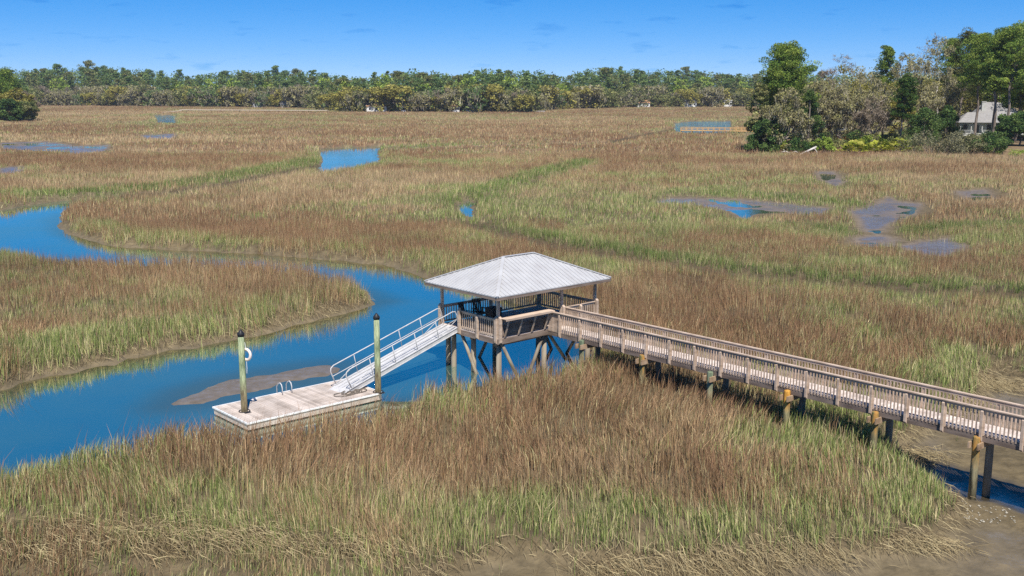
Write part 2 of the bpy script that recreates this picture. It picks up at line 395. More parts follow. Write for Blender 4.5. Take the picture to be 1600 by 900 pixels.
smallmud = [far_bank([(225,862),(260,852),(285,860),(292,885),(280,905),(235,905),(215,880)], .3), far_bank([(170,822),(205,812),(235,818),(230,834),(190,838)], .3)]
sandbar = far_bank([(262,634),(290,614),(340,598),(400,585),(450,577),(510,569),(548,570),(560,580),(520,592),(440,602),(380,614),(320,628)])
pannes = [far_bank(p, .35) for p in (
    [(1020,316),(1050,309),(1090,309),(1150,311),(1230,318),(1295,326),(1280,337),(1230,333),(1175,332),(1165,341),(1145,330),(1090,320)],
    [(1330,330),(1372,318),(1388,308),(1400,314),(1438,318),(1424,335),(1385,350),(1372,364),(1350,360),(1345,342)],
    [(1408,384),(1440,377),(1484,372),(1508,384),(1478,400),(1440,396)],
    [(1338,372),(1375,366),(1400,374),(1390,384),(1345,386)],
    [(1278,268),(1300,268),(1316,283),(1306,292),(1288,282)],
    [(1496,299),(1540,296),(1550,310),(1515,313)],
    [(2,223),(70,221),(112,226),(104,237),(60,235),(6,233)], [(105,229),(170,226),(162,238),(108,242)], [(222,211),(272,209),(270,217),(226,217)],
    [(0,262),(30,260),(34,270),(0,273)])]
trench_a = [ground_point(*p, .4) for p in ((742,349),(800,370),(900,390),(1000,408),(1100,421),(1200,433),(1300,445),(1450,455),(1640,462))]
trench_b = [ground_point(*p, .4) for p in ((500,258),(430,273),(340,290),(240,303),(130,313))]
trench_c = [ground_point(*p, .4) for p in ((738,318),(765,306),(800,294),(850,279),(915,262),(1000,256))]
trench_d = [ground_point(*p, .4) for p in ((594,236),(700,232),(800,228),(950,222),(1060,200))]
greens = [([ground_point(*p, .6) for p in ((742,345),(800,358),(900,377),(1000,396),(1100,410),(1200,422),(1300,434),(1450,445),(1640,452))], 2.2, 1.0),
          ([ground_point(*p, .6) for p in ((718,316),(745,304),(790,287),(850,268),(915,252))], 4.0, .9),
          ([ground_point(*p, .6) for p in ((0,304),(100,303),(200,295),(300,284),(400,267),(480,252))], 5.0, .9),
          ([ground_point(*p, .6) for p in ((594,233),(650,228),(720,225))], 6.0, .8),
          ([ground_point(*p, .6) for p in ((1080,300),(1200,306),(1330,318),(1400,325))], 3.5, .8),
          ([ground_point(*p, .6) for p in ((1290,355),(1345,363),(1420,360),(1500,352),(1600,350))], 2.2, .8),
          ([ground_point(*p, .6) for p in ((60,800),(200,812),(350,828),(520,822))], 1.3, .62),
          ([ground_point(*p, .6) for p in ((760,800),(900,798),(1050,815),(1200,830),(1350,820))], 1.4, .62),
          ([ground_point(*p, .6) for p in ((600,650),(680,635),(760,655))], .7, .7),
          ([ground_point(*p, .6) for p in ((1150,620),(1300,700),(1400,760))], 1.6, .3)]
browns = [([ground_point(*p, .9) for p in ((330,715),(480,690),(640,690),(800,660),(960,620),(1030,660))], 2.2, .9),
          ([ground_point(*p, .9) for p in ((620,760),(800,730),(960,735),(1080,745))], 1.6, .9),
          ([ground_point(*p, .9) for p in ((300,742),(420,752),(560,748))], 1.3, .6),
          ([ground_point(*p, .9) for p in ((180,335),(300,352),(420,360),(520,372))], 2.6, .8),
          ([ground_point(*p, .9) for p in ((200,415),(330,420),(450,430),(540,440))], 2.5, .8),
          ([ground_point(*p, .9) for p in ((150,325),(300,318),(450,305),(600,290),(700,280))], 6., .7),
          ([ground_point(*p, .9) for p in ((950,440),(1020,480),(1100,510))], 2.5, .7)]

d_creek = signed(creek, 16); d_pool = signed(pool, 20); d_pond = signed(pond, 16); d_inlet = signed(inlet, 30); d_cove = signed(cove, 40)
d_gully = signed(gully, 10); d_mud = signed(mudflat, 12); d_bar = signed(sandbar, 6)
d_small = np.minimum(*[signed(p, 6) for p in smallmud])
d_pan = np.full(GX.shape, 99.0)
for p in pannes: d_pan = np.minimum(d_pan, signed(p, 14))
d_water = np.minimum.reduce([d_creek, d_pool, d_pond, d_inlet, d_cove])
d_tr = np.minimum.reduce([line_dist(trench_a) - 1.5, line_dist(trench_b) - 2.6, line_dist(trench_c) - .3, line_dist(trench_d) - 1.8])

n_fine = fbm(GX, GY, 1.6, 3, 3); n_mid = fbm(GX, GY, 7, 4, 5); n_big = fbm(GX, GY * 1.6, 34, 4, 9); n_huge = fbm(GX * .6, GY * 1.5, 95, 4, 13)
n_patch = fbm(GX, GY, 3.4, 3, 21)
edge = d_water + (n_fine - .5) * 1.5 + (n_mid - .5) * 1.6          # ragged bank line
bank_w = .45 + 1.9 * n_mid

# island and far shore, as areas of higher ground
island = [ground_point(*p, 0) for p in ((1160,226),(1180,231),(1250,237),(1330,237),(1440,243),(1520,247),(1600,250),(2000,268),(2400,250),(2400,196),(1900,180),(1560,176),(1330,181),(1200,196),(1165,212))]
d_isl = signed(island, 30)
isle_left = [ground_point(*p, 0) for p in ((-400,196),(0,194),(45,191),(60,185),(40,177),(-400,176))]
d_left = signed(isle_left, 30)
shore_px = ((-700,170),(0,166),(290,168),(490,170),(515,176),(700,177),(830,177.5),(852,173),(1000,169),(1190,168),(1600,166),(2300,168))
shore = [ground_point(*p, 0) for p in shore_px]
shx, shy = np.array([p[0] for p in shore]), np.array([p[1] for p in shore])
d_shore = np.interp(GX, shx, shy) - GY                            # > 0 in the marsh, < 0 inland

Z = .47 + (n_mid - .5) * .22 + (n_fine - .5) * .08 + .22 * smooth(9, 2.5, d_water) * smooth(0, 2.5, d_water)
Z = np.where(edge < bank_w, np.minimum(Z, np.clip(edge, -2.5, None) / bank_w * .60 + .03), Z)
Z = np.where(d_tr < 1.2, np.minimum(Z, .12 + .3 * smooth(0, 1.2, d_tr)), Z)
Z = np.where(d_pan < 2, np.minimum(Z, .285 + .17 * smooth(-.3, 2, d_pan) + (n_mid - .5) * .16 + (n_fine - .5) * .04), Z)
dm = d_mud + (n_mid - .5) * 1.2 + (n_fine - .5) * .8
Z = np.where(dm < 1.5, np.minimum(Z, -.22 + .62 * smooth(-1.0, 1.5, dm) + (n_mid - .5) * .16 + (n_fine - .5) * .12 + np.abs(fbm(GX, GY, 2.2, 3, 71) - .5) * .45 - .07), Z)
Z = np.where(d_gully < 1.2, np.minimum(Z, -.5 + .3 * smooth(-.5, 1.2, d_gully)), Z)
Z = np.where(d_small < .6, np.minimum(Z, .22 + .25 * smooth(-.3, .6, d_small)), Z)
bar = smooth(1.2, -.7, d_bar + (n_mid - .5) * 2.6 + (n_fine - .5) * 1.2)
Z = np.where(bar > 0, np.maximum(Z, -.30 + .345 * bar + (n_fine - .5) * .02), Z)
Z = Z + 1.3 * smooth(4, -12, d_isl) + 1.0 * smooth(4, -12, d_left) + 1.6 * smooth(0, -60, d_shore)

grassy = smooth(.22, .70, edge / bank_w + (fbm(GX, GY, .9, 2, 51) - .5) * .7) * smooth(-.2, .7, d_tr) * smooth(.4, 2.4, d_pan + (n_mid - .5) * 5) * smooth(-.1, .5, dm) * smooth(-.2, .5, d_small + (n_fine - .5) * .8)
grassy = np.maximum(grassy, .22 * smooth(.05, .2, edge / bank_w) * smooth(.45, .6, fbm(GX, GY, .7, 2, 67)) * smooth(20, 5, d_water))
grassy = grassy * (.22 + .78 * smooth(.36, .52, fbm(GX, GY, .8, 2, 61)) * smooth(-.2, .1, n_patch - .30))
worn = signed([ground_point(*q, .5) for q in ((-200,790),(60,806),(180,812),(300,826),(420,838),(560,848),(680,870),(640,960),(-300,960))], 6)
worn = smooth(1.2, -.8, worn + (n_mid - .5) * 3 + (n_fine - .5) * 1.6)
grassy = grassy * (1 - .55 * worn * smooth(.40, .58, fbm(GX, GY, 1.3, 3, 63)))
grassy = grassy * smooth(-1, 2, np.minimum(d_isl, d_left)) * smooth(-4, 2, d_shore)
land = np.maximum(smooth(1, -3, np.minimum(d_isl, d_left)), smooth(2, -6, d_shore))
fringe = smooth(7, 1.5, d_water) + .9 * smooth(4, .5, d_mud) + .35 * smooth(5, 1, d_pan)
green = .36 + 1.5 * (n_big - .5) + 1.2 * (n_mid - .5) + 1.7 * (n_patch - .5) + 1.5 * (n_huge - .5)
green = green + .42 * np.clip(fringe, 0, 1)
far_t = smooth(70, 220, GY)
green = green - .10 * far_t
tone = np.clip(.5 + 1.6 * (fbm(GX, GY * 1.4, 22, 4, 31) - .5) + 1.5 * (fbm(GX * .6, GY * 1.6, 80, 3, 41) - .5) + 1.3 * (n_patch - .5), 0, 1)
# the meadow right of the pavilion is greener than the rest
green = green + .10 * smooth(2, 16, GX - .12 * GY) * smooth(95, 60, GY) * smooth(38, 55, GY)
for pts, w, k in greens: green = green + .8 * k * smooth(w * 1.4, w * .3, line_dist(pts) + (n_mid - .5) * 3.5)
lush = 0
for pts, w, k in greens[:6]: lush = np.maximum(lush, k * smooth(w * 1.1, w * .3, line_dist(pts) + (n_mid - .5) * 3.0 + (n_fine - .5) * 2.0))
for pts, w, k in browns: green = green - .55 * k * smooth(w * 1.7, w * .3, line_dist(pts) + (n_mid - .5) * 2.0)
green = np.clip(green, 0, 1.0)
tallness = .60 + .5 * (n_mid - .5) + .25 * (1 - green) + .18 * smooth(7, 2, d_water) + .22 * lush - .11 * smooth(50, 70, GY)

green = np.clip(green + .30 * worn, 0, 1); tallness = tallness * (1 - .42 * worn)
TAN, BROWN, RED, STRAW, GREEN, LIME, OLIVE = (np.array(c) for c in ((.54,.39,.235), (.41,.255,.145), (.28,.145,.085), (.58,.48,.27), (.15,.21,.06), (.34,.37,.13), (.28,.26,.13)))
gcol = (RED + (TAN - RED) * tone[..., None]) * .62 * (1 - green[..., None]) + OLIVE * .8 * green[..., None]
mud = np.array((.130, .100, .056)); wetmud = np.array((.16, .125, .095)); lawn = np.array((.22, .21, .075)); litter = np.array((.20, .14, .08))
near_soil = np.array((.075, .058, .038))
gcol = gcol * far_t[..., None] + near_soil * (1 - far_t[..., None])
k = (grassy * (1 - land))[..., None]
base_mud = mud * (.85 + .4 * n_mid[..., None])
pk = smooth(1.5, -.5, d_pan)[..., None]
base_mud = base_mud * (1 - pk) + wetmud * pk
gk = smooth(1.0, -.1, d_gully)[..., None]; base_mud = base_mud * (1 - .6 * gk)  # wet gully mud, with the boardwalk's shadow painted in darker
bk = smooth(0, .8, bar)[..., None]
base_mud = base_mud * (1 - bk) + np.array((.155, .122, .085)) * (.9 + .3 * n_fine[..., None]) * bk
tk = smooth(1.0, .2, d_tr)[..., None]; base_mud = base_mud * (1 - .4 * tk)  # trench mud darkened to paint in its shadow line
gcol = base_mud * (1 - k) + gcol * k
lk_ = smooth(.4, .62, n_big)[..., None]
gcol = gcol * (1 - land[..., None]) + (lawn * lk_ + litter * (1 - lk_)) * land[..., None]
wet = np.clip(1.0 * smooth(1, -.8, d_pan) * (.55 + .5 * smooth(.40, .58, n_mid)) + .75 * smooth(.2, -1.2, dm) * smooth(.38, .6, n_mid) + 1.3 * smooth(1.0, -.1, d_gully) + .55 * smooth(.5, 0, edge) + .25 * bar * smooth(.5, .1, d_bar), 0, 1) * (1 - grassy)

def grid_faces(mask=None):
    i = np.arange(NRT * NC).reshape(NRT, NC)
    q = np.stack([i[:-1, :-1], i[:-1, 1:], i[1:, 1:], i[1:, :-1]], -1)
    if mask is not None:
        keep = mask[:-1, :-1] | mask[:-1, 1:] | mask[1:, 1:] | mask[1:, :-1]
        q = q[keep]
    q = q.reshape(-1, 4)
    return np.concatenate([q[:, [0, 1, 2]], q[:, [0, 2, 3]]])

co = np.stack([GX, GY, Z], -1).reshape(-1, 3)
me = tri_mesh('ground', co, grid_faces(), gcol.reshape(-1, 3))
wa = me.attributes.new('wet', 'FLOAT', 'POINT'); wa.data.foreach_set('value', wet.ravel().astype(np.float32))
me.polygons.foreach_set('use_smooth', np.ones(len(me.polygons), bool))
tag(link_mesh('ground', me, M['ground']), kind='structure')

shallow_reflection = np.clip(.75 * smooth(-2.6, .2, d_creek + (n_mid - .5) * 1.5) + .6 * smooth(2.6, .0, d_bar), 0, 1) * smooth(140, 90, GY)
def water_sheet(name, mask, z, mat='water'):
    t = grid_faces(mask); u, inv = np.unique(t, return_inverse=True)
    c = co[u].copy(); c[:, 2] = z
    me = tri_mesh(name, c, inv.reshape(-1, 3)); wa = me.attributes.new('shallow_reflection', 'FLOAT', 'POINT')
    wa.data.foreach_set('value', shallow_reflection.ravel()[u].astype(np.float32)); tag(link_mesh(name, me, M[mat]), kind='structure')
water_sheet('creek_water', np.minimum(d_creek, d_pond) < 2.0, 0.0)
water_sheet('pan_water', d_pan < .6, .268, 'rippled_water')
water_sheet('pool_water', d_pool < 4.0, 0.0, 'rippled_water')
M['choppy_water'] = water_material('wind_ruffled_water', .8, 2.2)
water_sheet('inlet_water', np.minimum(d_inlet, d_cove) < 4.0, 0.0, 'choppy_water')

# ---------------------------------------------------------------- grass: every blade is a real sliver standing on the marsh
def lookup(field, x, y):
    s = y + 20; r = np.clip(np.log(s / S0) / math.log(SR), 0, NR - 1.001); t = x / s
    c = np.clip(np.interp(t, TC, np.arange(NC)), 0, NC - 1.001)
    r0, c0 = r.astype(int), c.astype(int); fr, fc = r - r0, c - c0
    return (field[r0, c0] * (1-fr) * (1-fc) + field[r0, c0+1] * (1-fr) * fc + field[r0+1, c0] * fr * (1-fc) + field[r0+1, c0+1] * fr * fc)

def scatter(y0, y1, per_m2, half):
    area = half * (y1 ** 2 - y0 ** 2); n = int(area * per_m2)
    y = np.sqrt(R.uniform(y0 ** 2, y1 ** 2, n)); x = R.uniform(-half, half, n) * y
    return x, y

def pick_colours(g, tn, lu, n):
    """Kind of each blade from the greenness of its place: base colour and tip colour."""
    u = R.random(n)
    g = np.clip(g + R.normal(0, .12, n), 0, 1)
    base, tip = np.empty((n, 3)), np.empty((n, 3))
    pg = np.clip(g * 1.05 - .08, 0, 1); ps = .22 + .18 * g
    isg = u < pg * .72; iss = (~isg) & (u < pg * .72 + ps * .75); isb = ~(isg | iss)
    w = R.random(n)[:, None]
    base[:] = OLIVE * (1 - w) + GREEN * w
    gb = GREEN * (1 - w) + LIME * w
    base[isg] = gb[isg] * .9; tip[isg] = gb[isg] * 1.05
    tip[iss] = (STRAW * (1 - w * .5) + LIME * w * .5)[iss]; base[iss] = (STRAW * .75)[None] if False else STRAW * .8
    q = np.clip(tn + R.normal(0, .22, n), 0, 1)[:, None]
    br = np.where(q < .5, RED + (BROWN - RED) * q * 2, BROWN + (TAN - BROWN) * (q * 2 - 1))
    tip[isb] = br[isb]; base[isb] = (br * .55 + OLIVE * .45)[isb]
    isl_ = (R.random(n) < lu * .6)[:, None]; base = np.where(isl_, GREEN * .75, base); tip = np.where(isl_, GREEN * 1.15, tip); isb = isb & ~isl_[:, 0]
    j = np.clip(R.normal(1.0, .27, n), .4, 1.7)[:, None]
    return base * j, tip * j, isb

windx = (fbm(GX, GY, 4.5, 3, 81) - .5) * .6 + .03; windy = (fbm(GX, GY, 4.5, 3, 91) - .5) * .5; tuss = .72 + .62 * fbm(GX, GY, 1.1, 2, 95)
verts, tris, cols = [], [], []; voff = 0
def add_blades(x, y, width, hmul, segs, lean=.22, ymax_grass=1e9):
    global voff
    gm_ = lookup(grassy, x, y); keep = R.random(len(x)) < gm_
    x, y = x[keep], y[keep]; n = len(x)
    if not n: return
    z = lookup(Z, x, y) - .05; g = lookup(green, x, y); h = lookup(tallness, x, y)
    base, tip, isb = pick_colours(g, lookup(tone, x, y), lookup(lush + 0 * GX, x, y), n)
    h = h * lookup(tuss, x, y) * R.uniform(.5, 1.22, n) * hmul * (1.05 + .28 * isb)
    tall = isb & (R.random(n) < .12); h = np.where(tall, h * 1.32, h); tip = np.where(tall[:, None], RED * .9, tip)
    w = width * R.uniform(.6, 1.3, n) * np.where(tall, .6, 1)
    a = R.uniform(0, 2 * math.pi, n); la = R.uniform(0, 2 * math.pi, n); ll = h * np.abs(R.normal(0, lean, n))
    wx, wy = np.cos(a) * w / 2, np.sin(a) * w / 2
    lx, ly = np.cos(la) * ll + lookup(windx, x, y) * h, np.sin(la) * ll + lookup(windy, x, y) * h
    P = lambda fx, kz, kl: np.stack([x + wx * fx + lx * kl, y + wy * fx + ly * kl, z + h * kz], -1)
    i = np.arange(n)
    if segs == 2:
        v = np.stack([P(-1, 0, 0), P(1, 0, 0), P(-.8, .55, .3), P(.8, .55, .3), P(0, 1 - .12, 1)], 1)
        c = np.stack([base, base, base * .5 + tip * .5, base * .5 + tip * .5, tip], 1); b = i[:, None] * 5
        t = np.concatenate([b + [0, 1, 2], b + [1, 3, 2], b + [2, 3, 4]])
    else:
        v = np.stack([P(-1, 0, 0), P(1, 0, 0), P(0, 1, 1)], 1); c = np.stack([base, base, tip], 1); t = i[:, None] * 3 + [0, 1, 2]
    m = v.shape[1]
    verts.append(v.reshape(-1, 3)); cols.append(c.reshape(-1, 3)); tris.append(t + voff); voff += n * m

DENS = 1.0
add_blades(*scatter(17, 36, 270 * DENS, .66), .019, 1.05, 2)
add_blades(*scatter(36, 62, 155 * DENS, .60), .026, 1.05, 2)
add_blades(*scatter(62, 110, 110 * DENS, .56), .034, 1.0, 1)
add_blades(*scatter(110, 230, 29 * DENS, .53), .072, 1.0, 1)
add_blades(*scatter(230, 900, 3.1 * DENS, .51), .19, .95, 1)
me = tri_mesh('marsh_grass', np.concatenate(verts), np.concatenate(tris), np.concatenate(cols))
tag(link_mesh('marsh_grass', me, M['grass']), 'brown and green cordgrass standing over the whole marsh', 'marsh grass', kind='stuff')

# dead stems lying flat along the mud edges
verts, tris, cols = [], [], []; voff = 0
straw_spots = [((270,842),3.0,1.5,1300), ((400,862),2.6,1.1,1000), ((130,850),2.6,1.4,900), ((560,868),1.8,.9,700), ((60,880),2,.8,400), ((1120,866),2.2,.9,600), ((1250,856),1.8,.8,400),
               ((960,868),1.6,.6,350), ((1440,838),1.5,.6,350), ((1555,590),2.0,1.4,700), ((1500,625),1.2,.9,250), ((1430,694),1.3,.8,350), ((420,480+20),.1,.1,1)]
def add_lying(x, y, length, width, col, zup=.10, root=.30):
    """Dead stems bent over from their root and lying towards the lower mud."""
    global voff
    n = len(x); a = np.where(R.random(n) < .75, R.normal(-1.5, .65, n), R.uniform(0, 6.28, n)); h = length * R.uniform(.4, 1.3, n)
    dx, dy = np.cos(a) * h, np.sin(a) * h; px, py = -np.sin(a) * width / 2, np.cos(a) * width / 2
    up = root * R.random(n) ** 1.6
    z = lookup(Z, x, y) + up; z2 = lookup(Z, x + dx, y + dy) + R.uniform(.01, zup, n); zm = z * .62 + z2 * .38 + R.uniform(0, .06, n)
    v = np.stack([np.stack([x - px, y - py, z], -1), np.stack([x + px, y + py, z + width], -1), np.stack([x + dx*.5 - px, y + dy*.5 - py, zm], -1),
                  np.stack([x + dx*.5 + px, y + dy*.5 + py, zm + width], -1), np.stack([x + dx, y + dy, z2], -1)], 1)
    w = (R.random(n) ** 1.5)[:, None]; c = (STRAW * .85 * w + np.array(col) * (1 - w)) * R.uniform(.6, 1.2, n)[:, None]
    b = np.arange(n)[:, None] * 5
    tris.append(np.concatenate([b + [0, 1, 2], b + [1, 3, 2], b + [2, 3, 4]]) + voff)
    verts.append(v.reshape(-1, 3)); cols.append(np.repeat(c, 5, 0)); voff += n * 5
for (px, py), rx, ry, n in straw_spots:
    c = ground_point(px, py, .2)
    n = int(n * 1.5); add_lying(c[0] + R.normal(0, rx * .5, n), c[1] + R.normal(0, ry * .5, n), .75, .0105, (.24, .18, .10))
# along the ragged grass edge of the banks
x, y = scatter(18, 75, 70, .60)
e, dmm = lookup(edge / bank_w, x, y), lookup(dm, x, y)
k = (((e > .1) & (e < 1.1)) | ((dmm > -.5) & (dmm < .5))) & (R.random(len(x)) < .55)
add_lying(x[k], y[k], .55, .012, (.17, .125, .075), .14)
me = tri_mesh('flattened_straw', np.concatenate(verts), np.concatenate(tris), np.concatenate(cols))
tag(link_mesh('flattened_straw', me, M['grass']), 'dead pale stems lying flat along the muddy creek edges', 'straw', kind='stuff')
# ---------------------------------------------------------------- thin marsh air
hz_ = Shape().box((0, 480, 20), (2600, 1240, 46)); ho = hz_.build('haze', bpy.data.materials.new('haze'))
hm = ho.data.materials[0]; hm.use_nodes = True; hn = hm.node_tree; hn.nodes.clear()
hv = hn.nodes.new('ShaderNodeVolumePrincipled'); hv.inputs['Density'].default_value = .00009; hv.inputs['Color'].default_value = (.86, .92, 1, 1); hv.inputs['Anisotropy'].default_value = .2
hout = hn.nodes.new('ShaderNodeOutputMaterial'); hn.links.new(hv.outputs[0], hout.inputs['Volume'])
tag(ho, 'thin pale air over the whole marsh', 'haze', kind='stuff')

#@@DOCK
# ---------------------------------------------------------------- dock: one frame, X along the boardwalk's width, Y towards the creek
ORG = Vector((-0.70, 51.43, 0.0)); ROT = math.atan2(.667, .745)
CR, SRT = math.cos(ROT), math.sin(ROT)
def dock_world(x, y, z=0.0): return Vector((ORG.x + CR * x - SRT * y, ORG.y + SRT * x + CR * y, z))
DK = 2.2

def railing(parent, p, q, z, n_up, name='railing_panel', mat=None, low=.08, out=(0, 0), end_posts=True):
    """One bay of railing between two points: cap, two rails and square balusters in one mesh."""
    s = Shape(); p, q = Vector((*p, z)), Vector((*q, z)); d = q - p
    s.bar(p + Vector((0, 0, .96)), q + Vector((0, 0, .96)), .14, .04)
    s.bar(p + Vector((0, 0, .885)), q + Vector((0, 0, .885)), .04, .09)
    s.bar(p + Vector((0, 0, low + .03)), q + Vector((0, 0, low + .03)), .04, .09)
    for i in range(n_up):
        c = p + d * ((i + .5) / n_up)
        s.box((c.x + out[0], c.y + out[1], z + (low + .93) / 2 - .0), (.042, .042, .93 - low - .02))
    return s.build(name, mat or M['timber'], parent)

def angled_post(s, x, y, z0, z1, w=.09, d=.14, out=(0, -1)):
    """Railing post whose foot and head are cut on a slant."""
    ox, oy = out
    px, py = (-oy, ox)
    def pt(a, b, z): return (x + px * a + ox * b, y + py * a + oy * b, z)
    h = d / 2
    prof = [(-h, z0), (h, z0 + .10), (h, z1 - .10), (-h, z1)]
    pts = [pt(-w / 2, b, z) for b, z in prof] + [pt(w / 2, b, z) for b, z in prof]
    s.poly(pts, [(0, 1, 2, 3), (7, 6, 5, 4), (0, 4, 5, 1), (1, 5, 6, 2), (2, 6, 7, 3), (3, 7, 4, 0)])
    return s

# --- pavilion
PX, PY = 7.1, 4.65
pav = empty('dock_pavilion', dock_world(0, 0, 0), ROT, 'open wooden pavilion with a pale hipped metal roof standing on piles over the creek', 'pavilion')
s = Shape()
for i in range(33):
    y = .07 + i * .1405
    s.box((PX / 2, y, DK - .02), (PX + .04, .132, .04))
s.build('deck', M['deck'], pav)
s = Shape()
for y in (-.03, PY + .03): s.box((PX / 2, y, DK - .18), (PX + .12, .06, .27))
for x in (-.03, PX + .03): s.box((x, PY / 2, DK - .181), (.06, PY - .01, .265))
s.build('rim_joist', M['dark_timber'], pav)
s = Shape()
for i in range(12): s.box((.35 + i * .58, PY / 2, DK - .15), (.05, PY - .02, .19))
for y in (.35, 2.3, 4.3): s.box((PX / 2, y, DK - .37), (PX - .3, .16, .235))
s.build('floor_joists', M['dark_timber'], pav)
EZ = 4.46
for x, y in ((.07, .07), (.07, PY - .07), (PX - .07, PY - .07), (PX - .07, .07), (4.5, .07), (3.45, PY - .07)):
    sh = Shape().box((x, y, (DK + EZ - .12) / 2), (.14, .14, EZ - .12 - DK))
    sh.build('post', M['timber'], pav, .008)
for x, y, o in ((-.10, .07, (-1, 0)), (.07, -.10, (0, -1)), (-.10, PY - .07, (-1, 0)), (PX - .07, -.10, (0, -1)), (PX + .10, .07, (1, 0)), (4.5, -.10, (0, -1)), (-.10, 1.5, (-1, 0)), (-.10, 2.95, (-1, 0)), (PX + .1, PY - .07, (1, 0)), (5.8, -.10, (0, -1))):
    angled_post(Shape(), x, y, DK - .30, DK + (.97 if (x, y) in ((-.10, 1.5), (5.8, -.1)) else 1.12), .13 if (x, y) in ((-.10, 1.5), (5.8, -.1)) else .15, .11, o).build('railing_post', M['timber'], pav)
railing(pav, (0, .16), (0, 1.43), DK, 8); railing(pav, (0, 1.57), (0, 2.88), DK, 8)
for i in range(4): railing(pav, (.16 + i * 1.72, PY), (.16 + (i + 1) * 1.72 - .05, PY), DK, 10)
railing(pav, (PX, .16), (PX, 2.28), DK, 13); railing(pav, (PX, 2.34), (PX, PY - .14), DK, 13)
railing(pav, (4.62, 0), (5.73, 0), DK, 7); railing(pav, (5.87, 0), (PX - .16, 0), DK, 7)
railing(pav, (.16, .03), (1.74, .03), DK, 12, mat=M['timber']); railing(pav, (1.8, .03), (3.36, .03), DK, 12)
s = Shape()
for k in range(3): s.box((1.78, -.12 - k * .145, DK + 1.02), (3.36, .138, .04))
s.box((1.78, -.50, DK + .985), (3.36, .035, .11))
s.build('counter', M['timber'], pav, .006)
s = Shape().box((1.78, -.028, DK + .36), (3.2, .03, .58)); s.build('counter_back', M['dark_timber'], pav)
for i in range(4):
    x = .38 + i * .92
    Shape().bar((x, -.42, DK + .95), (x, -.085, DK + .02), .04, .09, (1, 0, 0)).build('counter_brace', M['timber'], pav)

# hipped metal roof, panels with standing seams
RX0, RX1, RY0, RY1, RZ = -.55, 7.6, -.58, 5.30, 5.78
half = (RY1 - RY0) / 2; cy = (RY0 + RY1) / 2
ra, rb = (RX0 + half + .05, cy, RZ), (RX1 - half - .05, cy, RZ)
c00, c10, c11, c01 = (RX0, RY0, EZ), (RX1, RY0, EZ), (RX1, RY1, EZ), (RX0, RY1, EZ)
roof = Shape()
t = .05
def slab(*pts):
    n = len(pts); lo = [(p[0], p[1], p[2] - t) for p in pts]
    f = [tuple(range(n)), tuple(reversed(range(n, 2 * n)))] + [(i + n, (i + 1) % n + n, (i + 1) % n, i) for i in range(n)]
    roof.poly(list(pts) + lo, f)
slab(c00, c10, rb, ra); slab(c10, c11, rb); slab(c11, c01, ra, rb); slab(c01, c00, ra)
rf = roof.build('roof', M['roof'], pav)
def lerp(a, b, k): return Vector(a) + (Vector(b) - Vector(a)) * k
seams = Shape()
def seam_line(a, b, c, d, n):
    """Ribs up a slope: eave a-b, top edge d-c (d above a). They stop at the hips."""
    A, B = Vector(a), Vector(b); e = (B - A).normalized(); Lh = (B - A).length
    nrm = (B - A).cross(Vector(d) - A).normalized()
    up = nrm.cross(e).normalized()
    td, tc_ = (Vector(d) - A).dot(e), (Vector(c) - A).dot(e); H = (Vector(d) - A).dot(up)
    for i in range(1, n):
        k = Lh * i / n
        h = H * min(1, k / max(td, 1e-6), (Lh - k) / max(Lh - tc_, 1e-6))
        if h < .1: continue
        p = A + e * k + nrm * .012; seams.bar(p, p + up * (h - .03), .032, .03, nrm)
seam_line(c00, c10, rb, ra, 29); seam_line(c10, c11, rb, rb, 25); seam_line(c11, c01, ra, rb, 29); seam_line(c01, c00, ra, ra, 25)
seams.build('standing_seams', M['roof'], rf)
s = Shape()
for a, b in ((c00, ra), (c10, rb), (c11, rb), (c01, ra), (ra, rb)):
    s.bar(Vector(a) + Vector((0, 0, .035)), Vector(b) + Vector((0, 0, .035)), .17, .028)
s.build('ridge_cap', M['roof'], rf)
s = Shape()
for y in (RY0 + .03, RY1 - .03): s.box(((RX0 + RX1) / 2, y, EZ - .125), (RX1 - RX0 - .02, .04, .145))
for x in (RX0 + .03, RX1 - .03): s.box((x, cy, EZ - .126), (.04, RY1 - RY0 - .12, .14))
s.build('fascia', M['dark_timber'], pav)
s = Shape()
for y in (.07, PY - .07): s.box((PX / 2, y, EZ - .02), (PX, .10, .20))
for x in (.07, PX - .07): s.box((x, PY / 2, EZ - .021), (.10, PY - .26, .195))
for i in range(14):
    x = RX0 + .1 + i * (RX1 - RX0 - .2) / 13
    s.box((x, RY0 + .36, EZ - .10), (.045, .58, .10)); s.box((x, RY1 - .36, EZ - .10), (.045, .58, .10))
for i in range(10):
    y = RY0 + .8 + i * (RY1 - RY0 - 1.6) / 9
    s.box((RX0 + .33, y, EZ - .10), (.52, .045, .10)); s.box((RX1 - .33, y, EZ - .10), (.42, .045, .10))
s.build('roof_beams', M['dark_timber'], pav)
s = Shape().box(((RX0 + RX1) / 2, cy, EZ - .045), (RX1 - RX0 - .16, RY1 - RY0 - .16, .015)); s.build('ceiling', M['dark_timber'], pav)

